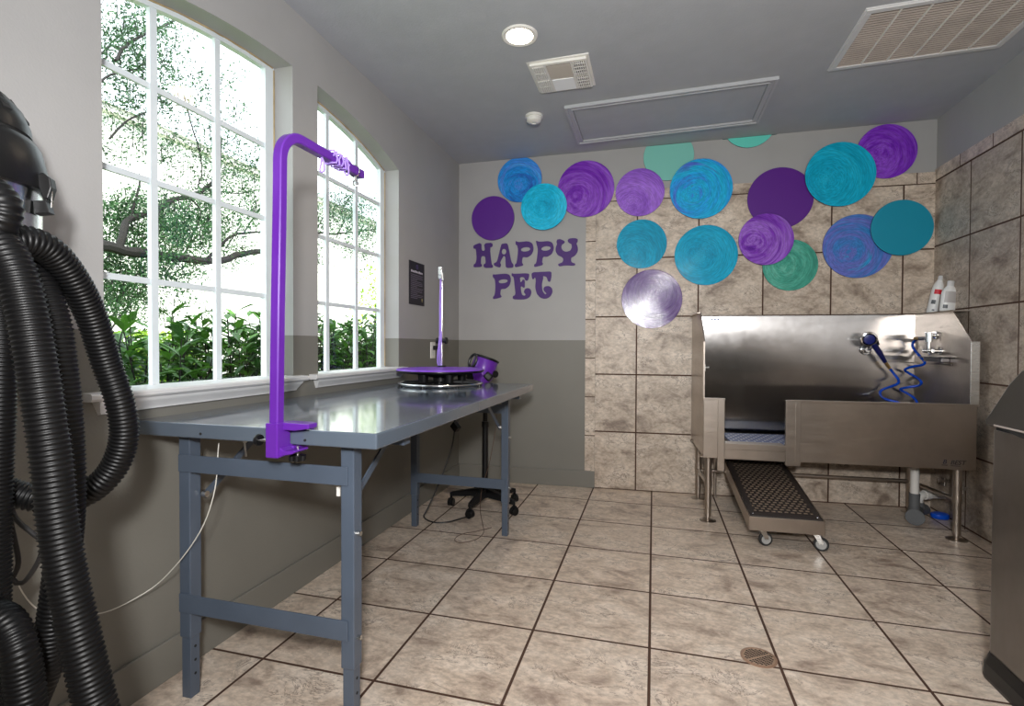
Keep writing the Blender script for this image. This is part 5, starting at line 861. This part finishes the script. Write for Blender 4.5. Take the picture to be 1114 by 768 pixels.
# clipped sunlit hedge further off
random.seed(2); q = thing('clipped_hedge', (-7, 1.2, GZ), 'bright yellow-green clipped hedge in sun, beyond the near window', 'hedge')
lb = MB(); 
for k in range(5200):
    y = random.uniform(-1.5, 5.5); f_ = random.random(); x = -7+random.uniform(-.5,.5); z = GZ+1.45*random.random()
    if f_ < .45: x = -6.5+random.uniform(-.06,.06)
    elif f_ < .8: z = GZ+1.42+random.uniform(-.06,.06)
    leaf(lb, V(x,y,z), V(random.uniform(-1,1)+.4, random.uniform(-1,1), random.uniform(-.2,1)), V(0,0,1), .10, .05)
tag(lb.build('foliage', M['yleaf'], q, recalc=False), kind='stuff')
sb = MB(); sb.box(-7.4, -6.62, -1.5, 5.5, GZ, GZ+1.34); sb.build('shaded_core', plain('hedge_shade', lin(70,96,40), .9, var=.3), q)  # solid core; the hedge's inner shade is painted as a darker green
# the spreading tree
q = thing('spreading_tree', (-5.5, -2.2, GZ), 'tree with dark crooked limbs and feathery foliage outside the windows', 'tree')
b = MB(); rs = [.062,.038,.016,.020,.012,.018,.014,.013,.011,.010,.020,.010]
for pts, r_ in zip(DATA['branches'], rs):
    st = spline(pts, .07); st = [p+Vector((0,.02*noise.noise(p*4),.025*noise.noise(p*5+V(3,1,2)))) for p in st]
    b.tube(st, lambda i, n=len(st), r_=r_: r_*(1-.45*i/n)*(1+.15*noise.noise(st[i]*9)), 8)
b0 = Vector(DATA['branches'][0][0]); tr_ = Vector((b0.x-.3, b0.y-.6, b0.z-.1))
b.tube(spline([(b0.x-.6, b0.y-1.2, GZ), (b0.x-.5, b0.y-1.1, 1.0), tr_, b0], .1), lambda i: .15-.0045*i if i < 18 else .07, 12)
b1 = Vector(DATA['branches'][10][0]); b.tube(spline([b1, b1+V(0,-.6,-.05), b1+V(.3,-1.3,-.1)], .1), .02, 6)
b.tube(spline([tr_, tr_+V(-.2,.2,1.0), tr_+V(.1,.5,2.2), tr_+V(0,1.0,3.0)], .1), .05, 8)
b.build('branches', M['bark'], q, smooth=True)
random.seed(4); lb = MB(); tw = MB()
for x, y, z, rad, n in DATA['blobs']:
    cl = [V(x+random.gauss(0,.45), y+random.gauss(0,rad*.45), z+random.gauss(0,rad*.45)) for _ in range(max(3, n//26))]
    for c in cl: 
        e = c+V(random.uniform(-.1,.1), random.uniform(-.12,.12), random.uniform(-.2,.05)); tw.tube([c+V(0,0,.10), c, e], .004, 4)
    for k in range(int(n*3.0)):
        c = random.choice(cl); p = c+V(random.gauss(0,.10), random.gauss(0,.10), random.gauss(-.02,.10))
        leaf(lb, p, V(random.uniform(-1,1), random.uniform(-1,1), random.uniform(-1,.35)), V(0,0,1) if k % 2 else V(1,.3,0), random.uniform(.028,.055), random.uniform(.012,.022))
tw.build('twigs', M['bark'], q, recalc=False); tag(lb.build('foliage', M['leaf'], q, recalc=False), kind='stuff')
# trees further back fill the gaps with green
random.seed(14); q = thing('background_tree', (-9.5, 2.0, GZ), 'hazy green trees further back beyond the lawn', 'tree')
lb = MB(); tw = MB(); tw.tube(spline([(-9.6, -.6, GZ), (-9.5, -.4, 1.5), (-9.4, .2, 2.8)], .2), .10, 8)
for x, y, z, rad, n in DATA['blobs2']:
    tw.tube([V(-9.5, y-.5, z-.7), V(x, y, z)], .02, 5)
    for k in range(n): leaf(lb, V(x+random.gauss(0,.4), y+random.gauss(0,rad*.5), z+random.gauss(0,rad*.5)), V(random.uniform(-1,1), random.uniform(-1,1), random.uniform(-1,.4)), V(0,0,1), random.uniform(.06,.10), random.uniform(.03,.05))
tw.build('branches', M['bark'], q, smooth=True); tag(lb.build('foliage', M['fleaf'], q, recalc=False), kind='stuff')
# young tree beside the far window
random.seed(9); c0 = Vector(DATA['small'][3]); q = thing('young_tree', (c0.x, c0.y, GZ), 'young sunlit sapling with light green leaves outside the far window', 'tree')
tw = MB(); lb = MB(); tw.tube(spline([(c0.x, c0.y+.1, GZ), (c0.x-.05, c0.y, 1.0), (c0.x, c0.y+.05, 2.1)], .1), .014, 6)
for p in DATA['small']:
    p = Vector(p); tw.tube([V(c0.x, c0.y, p.z-.15), p], .006, 5)
    for k in range(46): leaf(lb, p+V(random.gauss(0,.12), random.gauss(0,.13), random.gauss(0,.10)), V(random.uniform(-1,1), random.uniform(-1,1), random.uniform(-.5,.6)), V(0,0,1), .08, .035)
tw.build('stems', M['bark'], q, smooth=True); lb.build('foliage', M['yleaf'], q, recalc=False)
# neighbouring house
q = thing('neighbour_house', (-18, 9, GZ), 'pale sunlit sided house wall across the lawn, with white corner trim', 'house')
b = MB(); b.box(-24, -16, 2.3, 34, GZ, 8.5); b.build('siding_wall', M['siding'], q)
b = MB(); b.box(-15.99, -15.9, 2.15, 2.45, GZ, 8.5); b.box(-15.99, -15.9, 2.3, 34, GZ, GZ+.3); b.build('corner_trim', M['white'], q)
b = MB(); b.tube(spline([(-15.8,2.0,8.3),(-15.8,2.0,3.6),(-15.8,2.1,3.3),(-15.8,2.0,3.0),(-15.8,2.0,.0)], .3), .07, 8); b.build('downspout', M['white'], q, smooth=True)
b = MB(); b.box(-24.3, -15.7, 2.0, 34, 8.5, 8.7); b.prism([(-24.5,8.7),(-15.6,8.7),(-20,10.6)], -34, -1.9, Mxz); b.build('roof', plain('roof_shingle', lin(205,200,194), .9, var=.1), q)

# ------------------------------------------------------------------ light
w = bpy.data.worlds.new('world'); SC.world = w; w.use_nodes = True; nt = w.node_tree; bg = nt.nodes['Background']
bg.inputs[0].default_value = (.86, .94, 1.0, 1); bg.inputs[1].default_value = WORLD
def light(name, kind, loc, energy, color=(1,1,1), size=.2, rot=None, to=None, **kw):
    d = bpy.data.lights.new(name, kind); d.energy = energy; d.color = color
    if kind == 'AREA': d.size = size
    elif kind in ('POINT', 'SPOT'): d.shadow_soft_size = size
    for k, v in kw.items(): setattr(d, k, v)
    o = bpy.data.objects.new(name, d); COL.objects.link(o); o.location = loc
    if to is not None: o.rotation_euler = (Vector(to)-Vector(loc)).to_track_quat('-Z', 'Y').to_euler()
    return o
s = light('sun', 'SUN', (0,0,8), SUN, (1,.95,.86), to=(-4.5, 2.5, 0)); s.rotation_euler = Vector((-.62,.38,-.70)).to_track_quat('-Z','Y').to_euler(); s.data.angle = .01
light('camera_flash', 'AREA', (1.0,-1.80,1.47), FLASH, (1,.985,.97), .13, to=(.75,1.5,1.25))
light('downlight_lamp', 'SPOT', (.256,.967,2.66), LAMP, (1,.80,.58), .06, to=(.256,.967,0), spot_size=2.6, spot_blend=.8)
for x, y in ((1.75,-1.9), (.2,-2.2)):
    light('fill_light', 'AREA', (x,y,2.60), FILL, (1,.9,.8), .9, to=(x,y,0))  # unseen fill lights, added behind the camera to brighten the room
light('ceiling_bounce', 'AREA', (1.1,-1.9,1.7), BOUNCE, (.96,.98,1), .4, to=(1.0,.2,2.75))  # added up-light standing in for flash bounced off the ceiling

# ------------------------------------------------------------------ camera
cam = bpy.data.cameras.new('camera'); cam.sensor_width = 36; cam.sensor_fit = 'HORIZONTAL'; cam.lens = 558.3869*36/1114; cam.clip_start = .02; cam.clip_end = 200
co = bpy.data.objects.new('camera', cam); COL.objects.link(co); SC.camera = co
yaw, pit, rol = -.2692, -.0155, .0038
F = V(math.sin(yaw)*math.cos(pit), math.cos(yaw)*math.cos(pit), math.sin(pit)); Rr = F.cross(V(0,0,1)).normalized(); U = Rr.cross(F)
Rr, U = Rr*math.cos(rol)+U*math.sin(rol), -Rr*math.sin(rol)+U*math.cos(rol)
co.matrix_world = Matrix(((Rr.x,U.x,-F.x,.9205),(Rr.y,U.y,-F.y,-1.5629),(Rr.z,U.z,-F.z,1.1585),(0,0,0,1)))
vs = SC.view_settings; vs.view_transform = 'Standard'; vs.look = 'None'; vs.gamma = 1; vs.use_curve_mapping = False; vs.exposure = EXPO
SC.cycles.use_denoising = True; SC.cycles.max_bounces = 8; SC.cycles.diffuse_bounces = 4; SC.cycles.glossy_bounces = 4; SC.cycles.transparent_max_bounces = 12; SC.cycles.sample_clamp_indirect = 6; SC.cycles.caustics_reflective = False; SC.cycles.caustics_refractive = False
